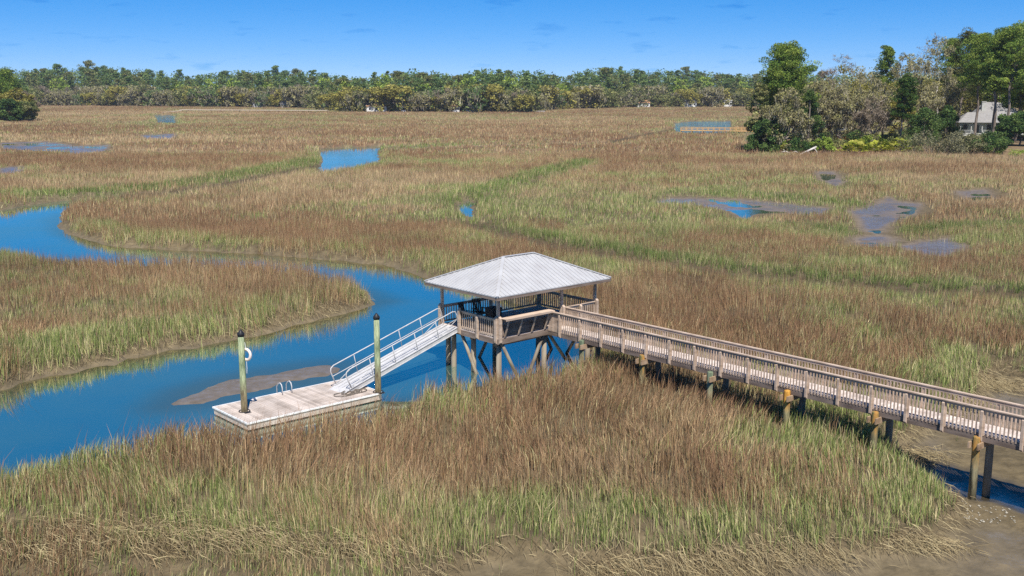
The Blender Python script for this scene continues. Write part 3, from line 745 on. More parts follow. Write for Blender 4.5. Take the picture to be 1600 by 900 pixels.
for x, y in ((.30, .30), (.30, 2.3), (.15, 3.75), (3.5, .35), (6.8, .35), (3.5, 4.3), (6.8, 4.3), (.3, 4.4)):
    s = Shape(); s.tube([(x, y, -1.6), (x + .02, y, DK - .46)], [.15, .135], 12)
    s.build('pile', M['grey_pile'], pav)
for p, q in (((.12, 3.0, DK - .32), (.12, 1.55, -.5)), ((.35, .12, DK - .35), (1.55, .12, -.3)), ((3.3, .2, DK - .35), (2.2, .2, -.3)), ((3.7, .2, DK - .35), (5.0, .2, .2)), ((3.5, 4.3, DK - .4), (2.2, 4.3, -.3)), ((6.6, .5, DK - .4), (6.6, 1.9, -.2)), ((6.6, 4.1, DK - .4), (6.6, 2.8, -.3))):
    Shape().tube([p, q], .09, 8).build('brace', M['grey_pile'], pav)

# --- furniture inside
def chair(x, y, rz, label):
    w = dock_world(x, y, DK); t = empty('deck_chair', w, ROT + rz, label, 'chair', 'dark chairs in the pavilion')
    s = Shape()
    for i in range(5): s.box((0, -.22 + i * .11, .44), (.5, .09, .03))
    s.build('seat', M['dark_paint'], t)
    s = Shape()
    for i in range(5): s.bar((-.2 + i * .1, .26, .44), (-.2 + i * .1, .46, 1.12), .07, .02, (0, 1, 0))
    s.bar((-.24, .42, .95), (.24, .42, .95), .03, .06)
    s.build('backrest', M['dark_paint'], t)
    for sx in (-1, 1):
        Shape().box((sx * .29, .0, .64), (.09, .56, .03)).build('armrest', M['dark_paint'], t)
        for yy in (-.24, .24): Shape().box((sx * .27, yy, .31), (.05, .05, .62)).build('leg', M['dark_paint'], t)
    return t
chair(1.0, 3.6, .3, 'dark slatted armchair by the pavilion\'s creek-side rail, nearer the gangway')
chair(2.1, 3.9, -.2, 'dark slatted armchair by the pavilion\'s creek-side rail, farther from the gangway')
t = empty('storage_cabinet', dock_world(1.35, 1.9, DK), ROT, 'tall dark storage cabinet standing inside the pavilion', 'cabinet')
Shape().box((0, 0, .56), (.62, .6, 1.0)).build('body', M['dark_paint'], t, .01)
Shape().box((0, 0, 1.09), (.68, .66, .05)).build('lid', M['dark_paint'], t, .008)
for sx in (-1, 1):
    for sy in (-1, 1): Shape().box((sx * .25, sy * .24, .03), (.06, .06, .06)).build('foot', M['dark_paint'], t)

# --- boardwalk
BX0, BX1, BLEN = 3.42, 4.60, 50.0
bw = empty('boardwalk', dock_world(4.0, -1, 0), ROT, 'long raised timber boardwalk with slatted railings leading to the pavilion', 'boardwalk')
OFF = Vector((4.0, -1, 0))
def B(x, y, z): return (x - OFF.x, y - OFF.y, z)
s = Shape(); n = int(BLEN / .145)
for i in range(n):
    s.box(B((BX0 + BX1) / 2, -.04 - .07 - i * .145, DK - .02 + R.uniform(-.002, .002)), (BX1 - BX0 + .02, .138, .038))
s.build('deck', M['deck'], bw)
for x in (BX0 - .02, BX1 + .02, (BX0 + BX1) / 2):
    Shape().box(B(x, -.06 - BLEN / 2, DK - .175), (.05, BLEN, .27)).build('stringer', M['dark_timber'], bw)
posts = [-1.0 - 1.455 * i for i in range(34)]
for side, x in ((-1, BX0 - .075), (1, BX1 + .075)):
    prev = -.10
    for y in posts:
        angled_post(Shape(), x - OFF.x - side * -.03, y - OFF.y, DK - .33, DK + .94, .09, .11, (side, 0)).build('railing_post', M['timber'], bw)
        sh = Shape(); p, q = Vector(B(x, prev, DK)), Vector(B(x, y, DK)); d = q - p
        xo = Vector((-side * .03, 0, 0))
        sh.bar(p + Vector((0, 0, .96)) , q + Vector((0, 0, .96)), .15, .04)
        sh.bar(p + xo + Vector((0, 0, .88)), q + xo + Vector((0, 0, .88)), .04, .09)
        k = 10
        for i in range(k):
            c = p + d * ((i + .5) / k); sh.box((c.x - side * .03, c.y, DK + .38), (.04, .045, .92))
        sh.build('railing_panel', M['timber'], bw); prev = y
bents = [-2.68 - 4.01 * i for i in range(12)]
pm = ['green_pile', 'half_rust_pile', 'green_pile', 'rust_pile', 'half_rust_pile', 'half_rust_pile']
lbl = ['pile with a green top', 'short pile with rusty streaks', 'pile with a green top', 'pile stained bright orange at its top', 'pile half rusty below its green head', 'tall pile rusty under its green head']
for i, y in enumerate(bents):
    for x, near in ((3.24, True), (4.42, False)):
        zt = DK - .12 if near else DK - .34
        s = Shape(); s.tube([B(x, y, -1.4), B(x, y, zt - .04), B(x, y, zt)], [.15, .135, .12], 12)
        o = s.build('pile', M[pm[i % 6]] if near else M['grey_pile'], bw)
        if near and i < 6: o['label'] = lbl[i]
    for k in (-1, 1):
        Shape().box(B(3.85, y + k * .17, DK - .43), (1.75, .06, .23)).build('cross_beam', M['beam'], bw)

# --- gangway
top_l, top_r, zt = (0, 4.22), (0, 3.12), DK + .03
bl, br = ground_point(523, 600.6, .50), ground_point(546, 610.8, .50)
mid_b = (bl + br) / 2
rx, ry = mid_b[0] - ORG.x, mid_b[1] - ORG.y
bx, by = CR * rx + SRT * ry, -SRT * rx + CR * ry
ga, gb = Vector((-.06, 3.68, zt)), Vector((bx, by, .47))
gdir = (gb - ga); GLEN = gdir.length; yaw = math.atan2(gdir.y, gdir.x); pit = math.asin(gdir.z / GLEN)
gw = empty('gangway', dock_world(gb.x, gb.y, gb.z), 0, 'white aluminium gangway sloping from the pavilion down to the float', 'gangway')
gw.rotation_euler = (0, pit, ROT + yaw + math.pi)       # x runs back up the slope
gw.rotation_euler = (0, pit, ROT + yaw + math.pi)
def gparts():
    W2 = .52
    s = Shape()
    for i in range(4): s.box((GLEN / 2, -W2 + .13 + i * .26, 0), (GLEN, .215, .03))
    s.build('walking_surface', M['aluminium'], gw)
    for sy in (-1, 1):
        s = Shape(); s.box((GLEN / 2, sy * (W2 + .03), -.06), (GLEN, .05, .22))
        s.box((GLEN / 2, sy * (W2 + .055), .055), (GLEN, .06, .025)); s.box((GLEN / 2, sy * (W2 + .055), -.175), (GLEN, .06, .025))
        s.build('side_beam', M['aluminium'], gw)
        s = Shape(); y = sy * (W2 + .05)
        s.tube([(.12, y, .05), (.02, y, .55), (-.02, y, .78), (.05, y, .93), (.22, y, 1.0), (GLEN - .25, y, 1.0), (GLEN - .06, y, .93), (GLEN, y, .75), (GLEN, y, .05)], .028, 8)
        s.tube([(.02, y, .5), (GLEN, y, .5)], .02, 6)
        for i in range(1, 5): s.tube([(i * GLEN / 5, y, .05), (i * GLEN / 5, y, 1.0)], .02, 6)
        for i in (0, 4): s.tube([(i * GLEN / 5 + .1, y, .06), ((i + 1) * GLEN / 5, y, .5)], .017, 6)
        s.build('handrail', M['aluminium'], gw)
    s = Shape()
    for i in range(5): s.box((.6 + i * GLEN / 5, 0, -.08), (.06, 2 * W2, .10))
    s.build('cross_members', M['dark_timber'], gw)
    Shape().box((-.22, 0, -.01), (.44, 2 * W2 + .1, .02), Matrix.Rotation(pit * -.0 - .12, 3, 'Y')).build('toe_plate', M['aluminium'], gw)
gparts()

# --- floating dock
D1 = ground_point(387, 661, .38); rx, ry = D1[0] - ORG.x, D1[1] - ORG.y
fx, fy = CR * rx + SRT * ry, -SRT * rx + CR * ry
FL, FW = 6.95, 3.15
fd = empty('floating_dock', dock_world(fx, fy, 0), ROT, 'low floating dock of pale planks with a white rub rail, moored in the creek', 'floating dock')
s = Shape(); n = 48
for i in range(n): s.box((.02 + (i + .5) * (FL - .04) / n, FW / 2, .36), ((FL - .04) / n - .008, FW - .02, .04))
s.build('deck', M['float_deck'], fd)
s = Shape()
for y in (.02, FW - .02): s.box((FL / 2, y, .19), (FL, .06, .28))
for x in (.02, FL - .02): s.box((x, FW / 2, .191), (.06, FW - .08, .275))
s.build('side_frame', M['float_deck'], fd)
s = Shape()
for y in (-.03, FW + .03): s.box((FL / 2, y, .355), (FL + .12, .05, .07))
for x in (-.03, FL + .03): s.box((x, FW / 2, .356), (.05, FW + .01, .068))
s.build('rub_rail', M['white_plastic'], fd)
for i in range(5):
    for j in range(2): Shape().box((.75 + i * 1.36, .75 + j * 1.6, -.13), (1.1, 1.2, .36)).build('float_drum', M['float_drum'], fd, .04)
def float_local(w):
    a, b = w[0] - ORG.x, w[1] - ORG.y
    return CR * a + SRT * b - fx, -SRT * a + CR * b - fy
for w0 in (ground_point(382, 642, .4), ground_point(591, 612, .4)):
    cx_, cy_ = float_local(w0)
    s = Shape(); s.tube([(cx_ + math.cos(a) * .24, cy_ + math.sin(a) * .24, .40) for a in np.linspace(0, 2 * math.pi, 17)], .022, 6)
    s.box((cx_, cy_ - .30, .392), (.3, .12, .02)); s.build('pile_hoop', M['black_plastic'], fd)
lad = Shape()
for x in (3.25, 3.75):
    lad.tube([(x, FW - .42, .38), (x, FW - .42, .72), (x, FW - .36, .86), (x, FW - .22, .93), (x, FW - .06, .86), (x, FW + .09, .72), (x, FW + .10, -.6)], .024, 8)
for k in range(3): lad.tube([(3.25, FW + .10, .15 - k * .3), (3.75, FW + .10, .15 - k * .3)], .018, 6)
lad.build('ladder', M['aluminium'], fd)
Shape().box((1.9, FW - .2, .40), (.3, .05, .05)).box((1.9, FW - .2, .44), (.12, .04, .06)).build('cleat', M['white_plastic'], fd)

def mooring(px, py, z0, ztop, label):
    w = ground_point(px, py, z0); t = empty('mooring_pile', (w[0], w[1], -1.2), 0, label, 'mooring pile', 'mooring piles of the floating dock')
    Shape().tube([(0, 0, -.6), (0, 0, ztop + 1.0)], [.155, .135], 14).build('pile', M['mooring'], t)
    s = Shape(); s.tube([(0, 0, ztop + 1.03), (0, 0, ztop + 1.13), (0, 0, ztop + 1.25), (0, 0, ztop + 1.31)], [.158, .158, .07, .015], 14)
    s.build('cap', M['black_plastic'], t)
    return w
wa_ = mooring(382, 642, .4, 4.0, 'mooring pile with a black cap and a life ring hanging on it')
wb_ = mooring(591, 612, .4, 4.1, 'mooring pile with a black cap beside the gangway foot')
s = Shape()
for k in range(24):
    pass
ring = Shape()
N1, N2, r1, r2 = 20, 8, .24, .065
for i in range(N1):
    a = 2 * math.pi * i / N1
    for j in range(N2):
        b = 2 * math.pi * j / N2
        ring.v.append(((r1 + r2 * math.cos(b)) * math.cos(a), r2 * math.sin(b), (r1 + r2 * math.cos(b)) * math.sin(a)))
for i in range(N1):
    for j in range(N2):
        ring.f.append((i*N2+j, i*N2+(j+1)%N2, ((i+1)%N1)*N2+(j+1)%N2, ((i+1)%N1)*N2+j)); ring.sm.append(True)
lr = empty('life_ring', (wa_[0] + .17, wa_[1] + .12, 2.95), -.5, 'faded white life ring hanging behind a mooring pile', 'life ring')
ring.build('ring', M['ring'], lr)
Shape().tube([(.0, -.02, .30), (-.06, .0, .55)], .012, 5).tube([(.02, -.03, -.28), (.03, -.03, -.6), (.01, -.03, -.85)], .012, 5).build('cord', M['white_plastic'], lr)
rp = Shape(); pts = []
for i in range(150):
    a = i * .23; r = .28 + .16 * math.sin(i * .07 + 1) + .02 * math.sin(i * .9)
    pts.append((math.cos(a) * r * 1.7 + .25 * math.sin(i * .05), math.sin(a) * r * .8, .395 + .012 * (i % 5)))
rp.tube(pts, .020, 5)
w = dock_world(fx + 5.9, fy + .62 + .25, 0)
rpo = rp.build('rope_coil', M['rope']); rpo.location = w; rpo.rotation_euler = (0, 0, ROT)
tag(rpo, 'loose coil of dark rope lying on the floating dock', 'rope')

# oyster shells round the foot of the last pile in view
sv_, sf_ = [], []
sh = Shape()
for i in range(75):
    px, py = 1502 + R.random() ** 1.3 * 84, 786 + R.random() * 30
    w = ground_point(px, py - (px - 1540) * -.10, -.2)
    gz = float(lookup(Z, np.array([w[0]]), np.array([w[1]]))[0])
    rot = Matrix.Rotation(R.uniform(0, 6.28), 3, 'Z') @ Matrix.Rotation(R.uniform(-.7, .7), 3, 'X')
    k = R.uniform(.4, 1.0)
    pr = [(-.05, -.015), (.0, -.032), (.055, -.018), (.06, .012), (.0, .034), (-.05, .018)]
    pts = [Vector((a * k, b * k, 0)) for a, b in pr]
    lo = [tuple(rot @ p + Vector((w[0], w[1], gz + .02))) for p in pts]; hi = [tuple(rot @ (p * .7 + Vector((0, 0, .02 * k))) + Vector((w[0], w[1], gz + .02))) for p in pts]
    sh.poly(lo + hi, [tuple(reversed(range(6))), tuple(range(6, 12))] + [(j, (j + 1) % 6, (j + 1) % 6 + 6, j + 6) for j in range(6)])
tag(sh.build('oyster_shells', M['shell']), 'pale oyster shells scattered on the mud below the boardwalk', 'oyster shells', kind='stuff')
#@@TREES
# ---------------------------------------------------------------- trees
def leaves_mesh(clumps, per, size, pal, flat=.6, elong=1.6, droop=0.0, seed=0, jit=.25, fill=.5):
    """Many small leaf-sized faces through the volume of each clump (x, y, z, radius)."""
    r = np.random.default_rng(seed); C = np.array(clumps, float); n = len(C) * per
    ci = np.repeat(np.arange(len(C)), per)
    d = r.normal(size=(n, 3)); d /= np.linalg.norm(d, axis=1)[:, None]; d *= (fill + (1 - fill) * r.random(n) ** .5)[:, None]
    d[:, 2] *= flat
    ctr = C[ci, :3] + d * C[ci, 3:4]
    u = r.normal(size=(n, 3)); u[:, 2] -= droop * 2; u /= np.linalg.norm(u, axis=1)[:, None]
    w = r.normal(size=(n, 3)); w -= (w * u).sum(1)[:, None] * u; w /= np.linalg.norm(w, axis=1)[:, None]
    L_ = size * r.uniform(.6, 1.4, n)[:, None]; W_ = L_ / elong
    v = np.stack([ctr - u * L_ * .5, ctr + w * W_ * .5, ctr + u * L_ * .5, ctr - w * W_ * .5], 1)
    pal = np.array(pal); ck = r.random(len(C)); k = np.clip(ck[ci] + r.normal(0, .22, n), 0, .999) * (len(pal) - 1)
    a = k.astype(int); f = (k - a)[:, None]; c = pal[a] * (1 - f) + pal[np.minimum(a + 1, len(pal) - 1)] * f
    c = c * r.uniform(1 - jit, 1 + jit, n)[:, None] * np.repeat(r.uniform(.8, 1.22, len(C)), per)[:, None]
    b = np.arange(n)[:, None] * 4
    return v.reshape(-1, 3), np.concatenate([b + [0, 1, 2], b + [0, 2, 3]]), np.repeat(c, 4, 0)

PINE = [(0.085, 0.15, 0.035), (0.14, 0.22, 0.045), (0.23, 0.31, 0.06), (0.31, 0.365, 0.08)]
FARPINE = [(0.084, 0.15, 0.054), (0.126, 0.198, 0.066), (0.174, 0.24, 0.078), (0.216, 0.27, 0.09)]
OAK = [(0.095, 0.121, 0.044), (0.172, 0.199, 0.069), (0.267, 0.267, 0.103), (0.345, 0.328, 0.147)]
MOSSY = [(0.201, 0.183, 0.088), (0.319, 0.289, 0.136), (0.401, 0.36, 0.195), (0.295, 0.289, 0.106)]
MOSS = [(0.25, 0.225, 0.155), (0.34, 0.305, 0.215), (0.41, 0.37, 0.27)]
BARE = [(0.2, 0.155, 0.11), (0.28, 0.225, 0.165), (0.34, 0.28, 0.215)]
CEDAR = [(0.05, 0.1, 0.032), (0.09, 0.15, 0.045), (0.15, 0.21, 0.06)]
LIMEW = [(0.18, 0.27, 0.045), (0.285, 0.375, 0.068), (0.405, 0.48, 0.105)]
OLIVES = [(0.22, 0.2, 0.05), (0.31, 0.28, 0.07), (0.39, 0.35, 0.1)]

def limb(s, p, d, length, r0, rng, bend=.25, up=.1, n=4, sides=5):
    pts, rad = [Vector(p)], [r0]; d = Vector(d).normalized()
    for i in range(n):
        d = (d + Vector((rng.normal(0, bend), rng.normal(0, bend), rng.normal(0, bend * .6) + up)) * .5).normalized()
        pts.append(pts[-1] + d * (length / n)); rad.append(r0 * (1 - .78 * (i + 1) / n))
    s.tube(pts, rad, sides, caps=False); return pts

def build_tree(name, seed, kind, h, spread, leaf, per, pal, bark, parent_label, cat, group=None, moss=False, detail=1.0, low=(.34, .5), fill=0):
    """Trunk with limbs, crown of leaf clumps along the limbs, hanging moss where it has any."""
    g = np.random.default_rng(seed); s = Shape(); cl = []
    if kind == 'pine':
        lean = Vector((g.normal(0, .025), g.normal(0, .025), 1)); tp = []
        for i in range(7): tp.append(Vector((lean.x * h * i / 6 + g.normal(0, .012) * h * (i > 0), lean.y * h * i / 6 + g.normal(0, .012) * h * (i > 0), h * i / 6 * .97)))
        tp[0].z = -.6
        s.tube(tp, [h * .0150 * (1 - .8 * i / 6) for i in range(7)], 7, caps=False)
        nl = int(34 * detail); start = g.uniform(*low)
        for i in range(nl):
            k = start + (1 - start) * (i + g.random() * .8) / nl; k = min(k, .985); seg = min(int(k * 6), 5); p = tp[seg].lerp(tp[seg + 1], k * 6 - seg)
            a = i * 2.4 + g.normal(0, .5); pr = (1 - ((k - start) / (1 - start)) ** 1.7) * .8 + .28
            if k < start + .12: pr *= .75
            ln = spread * pr * g.uniform(.55, 1.15)
            pts = limb(s, p, (math.cos(a), math.sin(a), .25 + .5 * (k - .5)), ln, h * .0045, g, .3, .12)
            for q in pts[2:]:
                if g.random() < .85: cl.append((q.x + g.normal(0, .3), q.y + g.normal(0, .3), q.z + .25, spread * g.uniform(.17, .33)))
        cl.append((tp[-1].x, tp[-1].y, tp[-1].z, spread * .3)); cl.append((tp[-1].x + .3, tp[-1].y, tp[-1].z - .06 * h, spread * .34))
        for i in range(int(fill * .5 * detail)):                      # short boughs inside the crown
            k = start + (1 - start) * g.random() ** .8; pr = (1 - ((k - start) / (1 - start)) ** 1.7) * .75 + .2; a = g.uniform(0, 6.28); rr = spread * pr * g.uniform(.15, .95)
            q = tp[min(int(k * 6), 5)].lerp(tp[min(int(k * 6), 5) + 1], k * 6 - min(int(k * 6), 5)); cl.append((q.x + math.cos(a) * rr, q.y + math.sin(a) * rr, q.z + g.normal(0, .6), spread * g.uniform(.15, .27)))
        flat = .55
    elif kind in ('oak', 'bare'):
        fork = h * g.uniform(.16, .30); s.tube([(0, 0, -.6), (g.normal(0, .2), g.normal(0, .2), fork * .6), (g.normal(0, .3), g.normal(0, .3), fork)], [h * .032, h * .024, h * .022], 7, caps=False)
        base = Vector((0, 0, fork * .95)); n1 = 6
        for i in range(n1):
            a = i * 2 * math.pi / n1 + g.normal(0, .35); rise = g.uniform(.35, 1.5)
            m1 = limb(s, base, (math.cos(a), math.sin(a), rise), min(spread * 1.0, (h - fork) * .72) * g.uniform(.75, 1.1), h * .014, g, .3, .18, 4, 5)
            for j in range(int(5 * detail)):
                q = m1[g.integers(2, 5)]; a2 = a + g.normal(0, 1.0)
                m2 = limb(s, q, (math.cos(a2), math.sin(a2), g.uniform(.0, 1.6)), spread * g.uniform(.3, .55), h * .006, g, .35, .2, 4, 4)
                for t in range(2 if kind == 'oak' else 4):
                    a3 = a2 + g.normal(0, .9); m3 = limb(s, m2[g.integers(2, 5)], (math.cos(a3), math.sin(a3), g.uniform(-.1, 1.3)), spread * g.uniform(.18, .34), h * .0026, g, .4, .15, 3, 3)
                    for q2 in m3[2:]:
                        cl.append((q2.x, q2.y, min(q2.z, h * .97), spread * g.uniform(.13, .24)))
        for i in range(int(fill * detail)):                           # smaller boughs that round the crown out down to its skirt
            a = g.uniform(0, 6.28); k = g.random() ** .8; zz = h * (.10 + .86 * k); rr = spread * math.sqrt(max(.05, 1 - (k * .95) ** 2.4)) * g.uniform(.45, 1.02)
            cl.append((math.cos(a) * rr, math.sin(a) * rr, zz, spread * g.uniform(.12, .24)))
        flat = .75
    elif kind == 'cedar':
        s.tube([(0, 0, -.5), (0, 0, h * .5), (g.normal(0, .2), 0, h * .92)], [h * .02, h * .014, h * .004], 6, caps=False)
        for i in range(int(60 * detail)):
            k = g.uniform(.08, 1) ; a = g.uniform(0, 6.28); rr = spread * math.sin(math.pi * min(1, (k * .88 + .12)) ** .75) * g.uniform(.35, 1.0) + .1
            q = (math.cos(a) * rr, math.sin(a) * rr, h * k); cl.append((*q, spread * g.uniform(.18, .34)))
            if i % 3 == 0: s.tube([(0, 0, h * k * .85), q], [h * .005, h * .002], 4, caps=False)
        flat = .9
    elif kind == 'shrub':
        for i in range(int(26 * detail)):
            a = g.uniform(0, 6.28); rr = spread * math.sqrt(g.random()); z = h * (1 - .6 * (rr / spread) ** 2) * g.uniform(.25, 1.0)
            q = (math.cos(a) * rr, math.sin(a) * rr, z); cl.append((*q, spread * g.uniform(.16, .30)))
            s.tube([(math.cos(a) * rr * .3, math.sin(a) * rr * .3, -.2), q], [.07, .02], 4, caps=False)
        flat = .85
    t = empty(name, (0, 0, 0), 0, parent_label, cat, group)
    s.build('trunk' if kind != 'shrub' else 'stems', bark, t)
    if kind == 'bare':
        v, f, c = leaves_mesh(cl, per, leaf, pal, flat, 11.0, -.3, seed, .25, .2)
        link_mesh('twig_sprays', tri_mesh('twig_sprays', v, f, c), M['moss'], t)
    else:
        v, f, c = leaves_mesh(cl, per, leaf, pal, flat, 1.7 if kind != 'pine' else 2.6, 0, seed)
        link_mesh('crown' if kind != 'shrub' else 'foliage', tri_mesh('crown', v, f, c), M['leaf'], t)
    if moss:
        mc = [(x, y, z - .5 * r, r * .8) for x, y, z, r in cl if g.random() < .55]
        v, f, c = leaves_mesh(mc, max(6, per // 2), leaf * 2.3, MOSS, 1.3, 6.0, 2.5, seed + 5)
        link_mesh('moss_clumps', tri_mesh('moss_clumps', v, f, c), M['moss'], t)
    t['h'] = h; del t['h']
    return t, h

def put(proto, x, y, z, sc, rz, label=None, group=None, sz=None):
    """The first call moves the tree itself, later calls copy it with its parts."""
    t, h = proto['t'], proto['h']
    if proto['used']: t = copy_tree(t)
    proto['used'] = True
    t.location = (x, y, z); t.scale = (sc * (sz or 1), sc * (sz or 1), sc); t.rotation_euler = (0, 0, rz)
    if label: t['label'] = label
    if group: t['group'] = group
    elif 'group' in t: del t['group']
    return t

def P_(*a, **k):
    t, h = build_tree(*a, **k); return dict(t=t, h=h, used=False)

def zground(x, y): return float(lookup(Z, np.array([x]), np.array([y]))[0])

# --- far shore
FAR = 'trees of the far shore'
PL, OL, GL, BL = ('tall dark green pine in the tree line across the marsh', 'broad olive oak with grey moss at the far edge of the marsh',
                  'fresh lime green tree among the far pines', 'bare greyish tree at the far edge of the marsh')
fp = [P_('pine_tree', 100 + i, 'pine', 26, (5.2, 7.5, 6.2, 4.4, 6.8, 8.0, 5.6)[i], 1.1, 36, [FARPINE, FARPINE, OAK, FARPINE, FARPINE, OAK, FARPINE][i], M['bark'], PL, 'tree', FAR, detail=.6, low=(.22, .40)) for i in range(7)]
fo = [P_('oak_tree', 130 + i, 'oak', 12, 7.8, 1.0, 15, [OAK, MOSSY, FARPINE, OLIVES, OAK][i], M['bark'], OL, 'tree', FAR, moss=i in (1, 2, 4), detail=.55, fill=110) for i in range(5)]
fg = [P_('leafy_tree', 150 + i, 'oak', 17, 6.5, 1.0, 16, LIMEW, M['bark'], GL, 'tree', FAR, detail=.55, fill=80) for i in range(2)]
fb = [P_('bare_tree', 160 + i, 'bare', 15, 6.5, 1.3, 16, BARE, M['pale_bark'], BL, 'tree', FAR, detail=.5) for i in range(2)]
G = np.random.default_rng(5)
sky_x = [-200, 0, 60, 150, 170, 250, 300, 370, 430, 490, 560, 600, 655, 700, 760, 800, 850, 865, 895, 915, 960, 1000, 1040, 1100, 1180, 1300, 1800]
sky_y = [112, 110, 109, 106, 106, 112, 118, 112, 112, 114, 122, 119, 111, 117, 110, 112, 112, 119, 120, 109, 107, 111, 111, 113, 118, 116, 116]
def shore_y(x): return float(np.interp(x, shx, shy))
def far_tree(protos, px, back, top, wid=1.0, label=None):
    Y = 700.0
    for _ in range(3): Y = shore_y(at_depth(px, Y)) + back
    x = at_depth(px, Y); z = zground(x, Y) - .2; p = protos[G.integers(len(protos))]
    hh = CAM_H + (HZ - top) / FPX * Y - z if top else p['h'] * G.uniform(.8, 1.35)
    sc = max(.35, hh / p['h']); put(p, x, Y, z, sc, G.uniform(0, 6.28), label, FAR, sz=wid * max(1, .9 / sc) if top else wid)
px = -150
while px < 1290:                                                   # pines: three ragged rows
    for row, back in enumerate((36, 70, 110)):
        drop = (15, 6, 1)[row] + G.normal(0, 4.2)
        far_tree(fp, px + G.uniform(-5, 5), back + G.uniform(-12, 12), float(np.interp(px, sky_x, sky_y)) + drop, G.uniform(.8, 1.5))
    px += 16.2 * G.uniform(.7, 1.3)
px = -150
while px < 1290:                                                   # oaks along the marsh edge
    dense = 1.0 if 500 < px < 860 else .8
    far_tree(fo, px + G.uniform(-5, 5), 6 + G.uniform(-3, 3), None, G.uniform(.9, 1.3))
    if G.random() < .85 * dense: far_tree(fo, px + G.uniform(-9, 9), 22 + G.uniform(-6, 6), None, G.uniform(1.0, 1.3))
    px += 14.5
for px in (90, 280, 415, 560, 600, 660, 800, 845, 925, 1060, 1100, 185, 330, 365, 440, 455, 470, 540, 720, 730, 775, 1020, 1160, 985, 505, 880): far_tree(fg, px + G.uniform(-4, 4), 30 + G.uniform(-10, 12), None, 1)
for px in (70, 110, 190, 205, 260, 320, 360, 395, 440, 480, 545, 620, 690, 815, 830, 1005, 1050, 1120, 240, 160): far_tree(fb, px + G.uniform(-4, 4), 10 + G.uniform(-5, 10), None, 1)
# the wood behind them reads as one mass
cl = []
for px in np.arange(-400, 2100, 6.5):
    for back in (60, 128, 150, 185):
        Y = 700.0
        for _ in range(3): Y = shore_y(at_depth(px, Y)) + back + G.uniform(-15, 15)
        x = at_depth(px, Y); top = float(np.interp(px, sky_x, sky_y)) + G.uniform(-1, 8); zt_ = CAM_H + (HZ - top) / FPX * Y
        for k in range(7): cl.append((x + G.normal(0, 2.2), Y + G.normal(0, 2), zt_ - 2 - k * 3.4 + G.normal(0, .7), G.uniform(2.6, 4.4)))
v, f, c = leaves_mesh(cl, 20, 1.5, FARPINE, .7, 1.8, 0, 77)
tag(link_mesh('pine_woods', tri_mesh('pine_woods', v, f, c), M['leaf']), 'dense pine wood behind the first trees across the marsh', 'woods', kind='stuff')

# --- near trees: the wooded point on the right, the clump at the left edge
ISL = 'trees on the wooded point'
def island_tree(kind, pxx, Y, top, spread_px, pal, label, moss=False, seed=0, name=None, leaf=.52, per=30, fill=70, low=(.34, .5), bark=None, group=None, z=None, detail=1.0, cat='tree'):
    x = at_depth(pxx, Y); z = zground(x, Y) - .1 if z is None else z
    h = CAM_H + (HZ - top) / FPX * Y - z; spread = spread_px / 2 * Y / FPX
    nm = name or {'pine': 'pine_tree', 'oak': 'oak_tree', 'bare': 'bare_tree', 'cedar': 'cedar_tree', 'shrub': 'shrub'}[kind]
    t, _ = build_tree(nm, seed + abs(int(pxx)), kind, h, spread, leaf * (1.4 if kind == 'bare' else .78), int(per * (2.4 if kind == 'bare' else 4.2 if kind != 'shrub' else 1.6)), pal, bark or M['bark'], label, cat, group, moss=moss, detail=detail, fill=fill, low=low)
    t.location = (x, Y, z); return t
IT = island_tree
IT('pine', 1228, 246, 75, 92, PINE, 'big full pine with a rounded crown at the tip of the wooded point', per=40, detail=1.7, leaf=.55, low=(.42, .5))
IT('pine', 1205, 252, 104, 52, PINE, 'smaller pine leaning out beside the big pine at the tip of the point', per=30)
IT('oak', 1188, 243, 128, 50, OAK, 'dark spreading oak overhanging the marsh at the tip of the point', per=22, detail=.8)
IT('oak', 1224, 238, 136, 74, MOSSY, 'grey mossy oak with pale twisted limbs below the big pine', moss=True, per=12, bark=M['pale_bark'])
IT('oak', 1200, 238, 178, 60, CEDAR, 'low dark green thicket tree at the water edge of the point', per=26, detail=.7)
IT('cedar', 1262, 240, 141, 44, CEDAR, 'dark green cedar standing right of the mossy oak', per=34, leaf=.4)
IT('bare', 1310, 272, 84, 62, BARE, 'tall leafless tree rising above the grey oaks', per=5, leaf=.8, bark=M['pale_bark'])
IT('bare', 1286, 262, 108, 60, BARE, 'shorter leafless tree behind the cedar', per=9, leaf=.9, bark=M['pale_bark'])
IT('oak', 1300, 256, 128, 70, MOSSY, 'greyish oak behind the orange platform', moss=True, per=11, bark=M['pale_bark'])
IT('oak', 1345, 262, 106, 84, MOSSY, 'wide pale mossy oak in the middle of the point', moss=True, per=11, bark=M['pale_bark'])
IT('bare', 1362, 250, 150, 56, BARE, 'low leafless oak with a thick dark trunk above the palmettos', per=7, leaf=.8)
IT('pine', 1379, 292, 75, 44, PINE, 'slim pine rising above the pale mossy oaks', per=24)
IT('oak', 1408, 286, 80, 60, MOSSY, 'tall mossy tree right of the slim pine', moss=True, per=10, bark=M['pale_bark'])
IT('oak', 1392, 268, 128, 66, OLIVES, 'olive green oak behind the narrow dark pine', per=16)
IT('pine', 1404, 246, 120, 46, [(.04,.085,.025), (.07,.125,.03), (.11,.16,.04)], 'narrow dark green pine with a bare lower trunk on the lawn', per=34, leaf=.45)
IT('cedar', 1442, 254, 172, 62, CEDAR, 'dense rounded evergreen beside the house porch', per=34, leaf=.45)
IT('oak', 1446, 288, 124, 66, OLIVES, 'olive tree around the dead white trunk', per=15)
IT('oak', 1457, 284, 60, 74, MOSSY, 'tallest mossy tree hung with long grey moss', moss=True, per=12)
IT('oak', 1425, 276, 96, 80, MOSSY, 'mossy oak in front of the tallest mossy tree', moss=True, per=12)
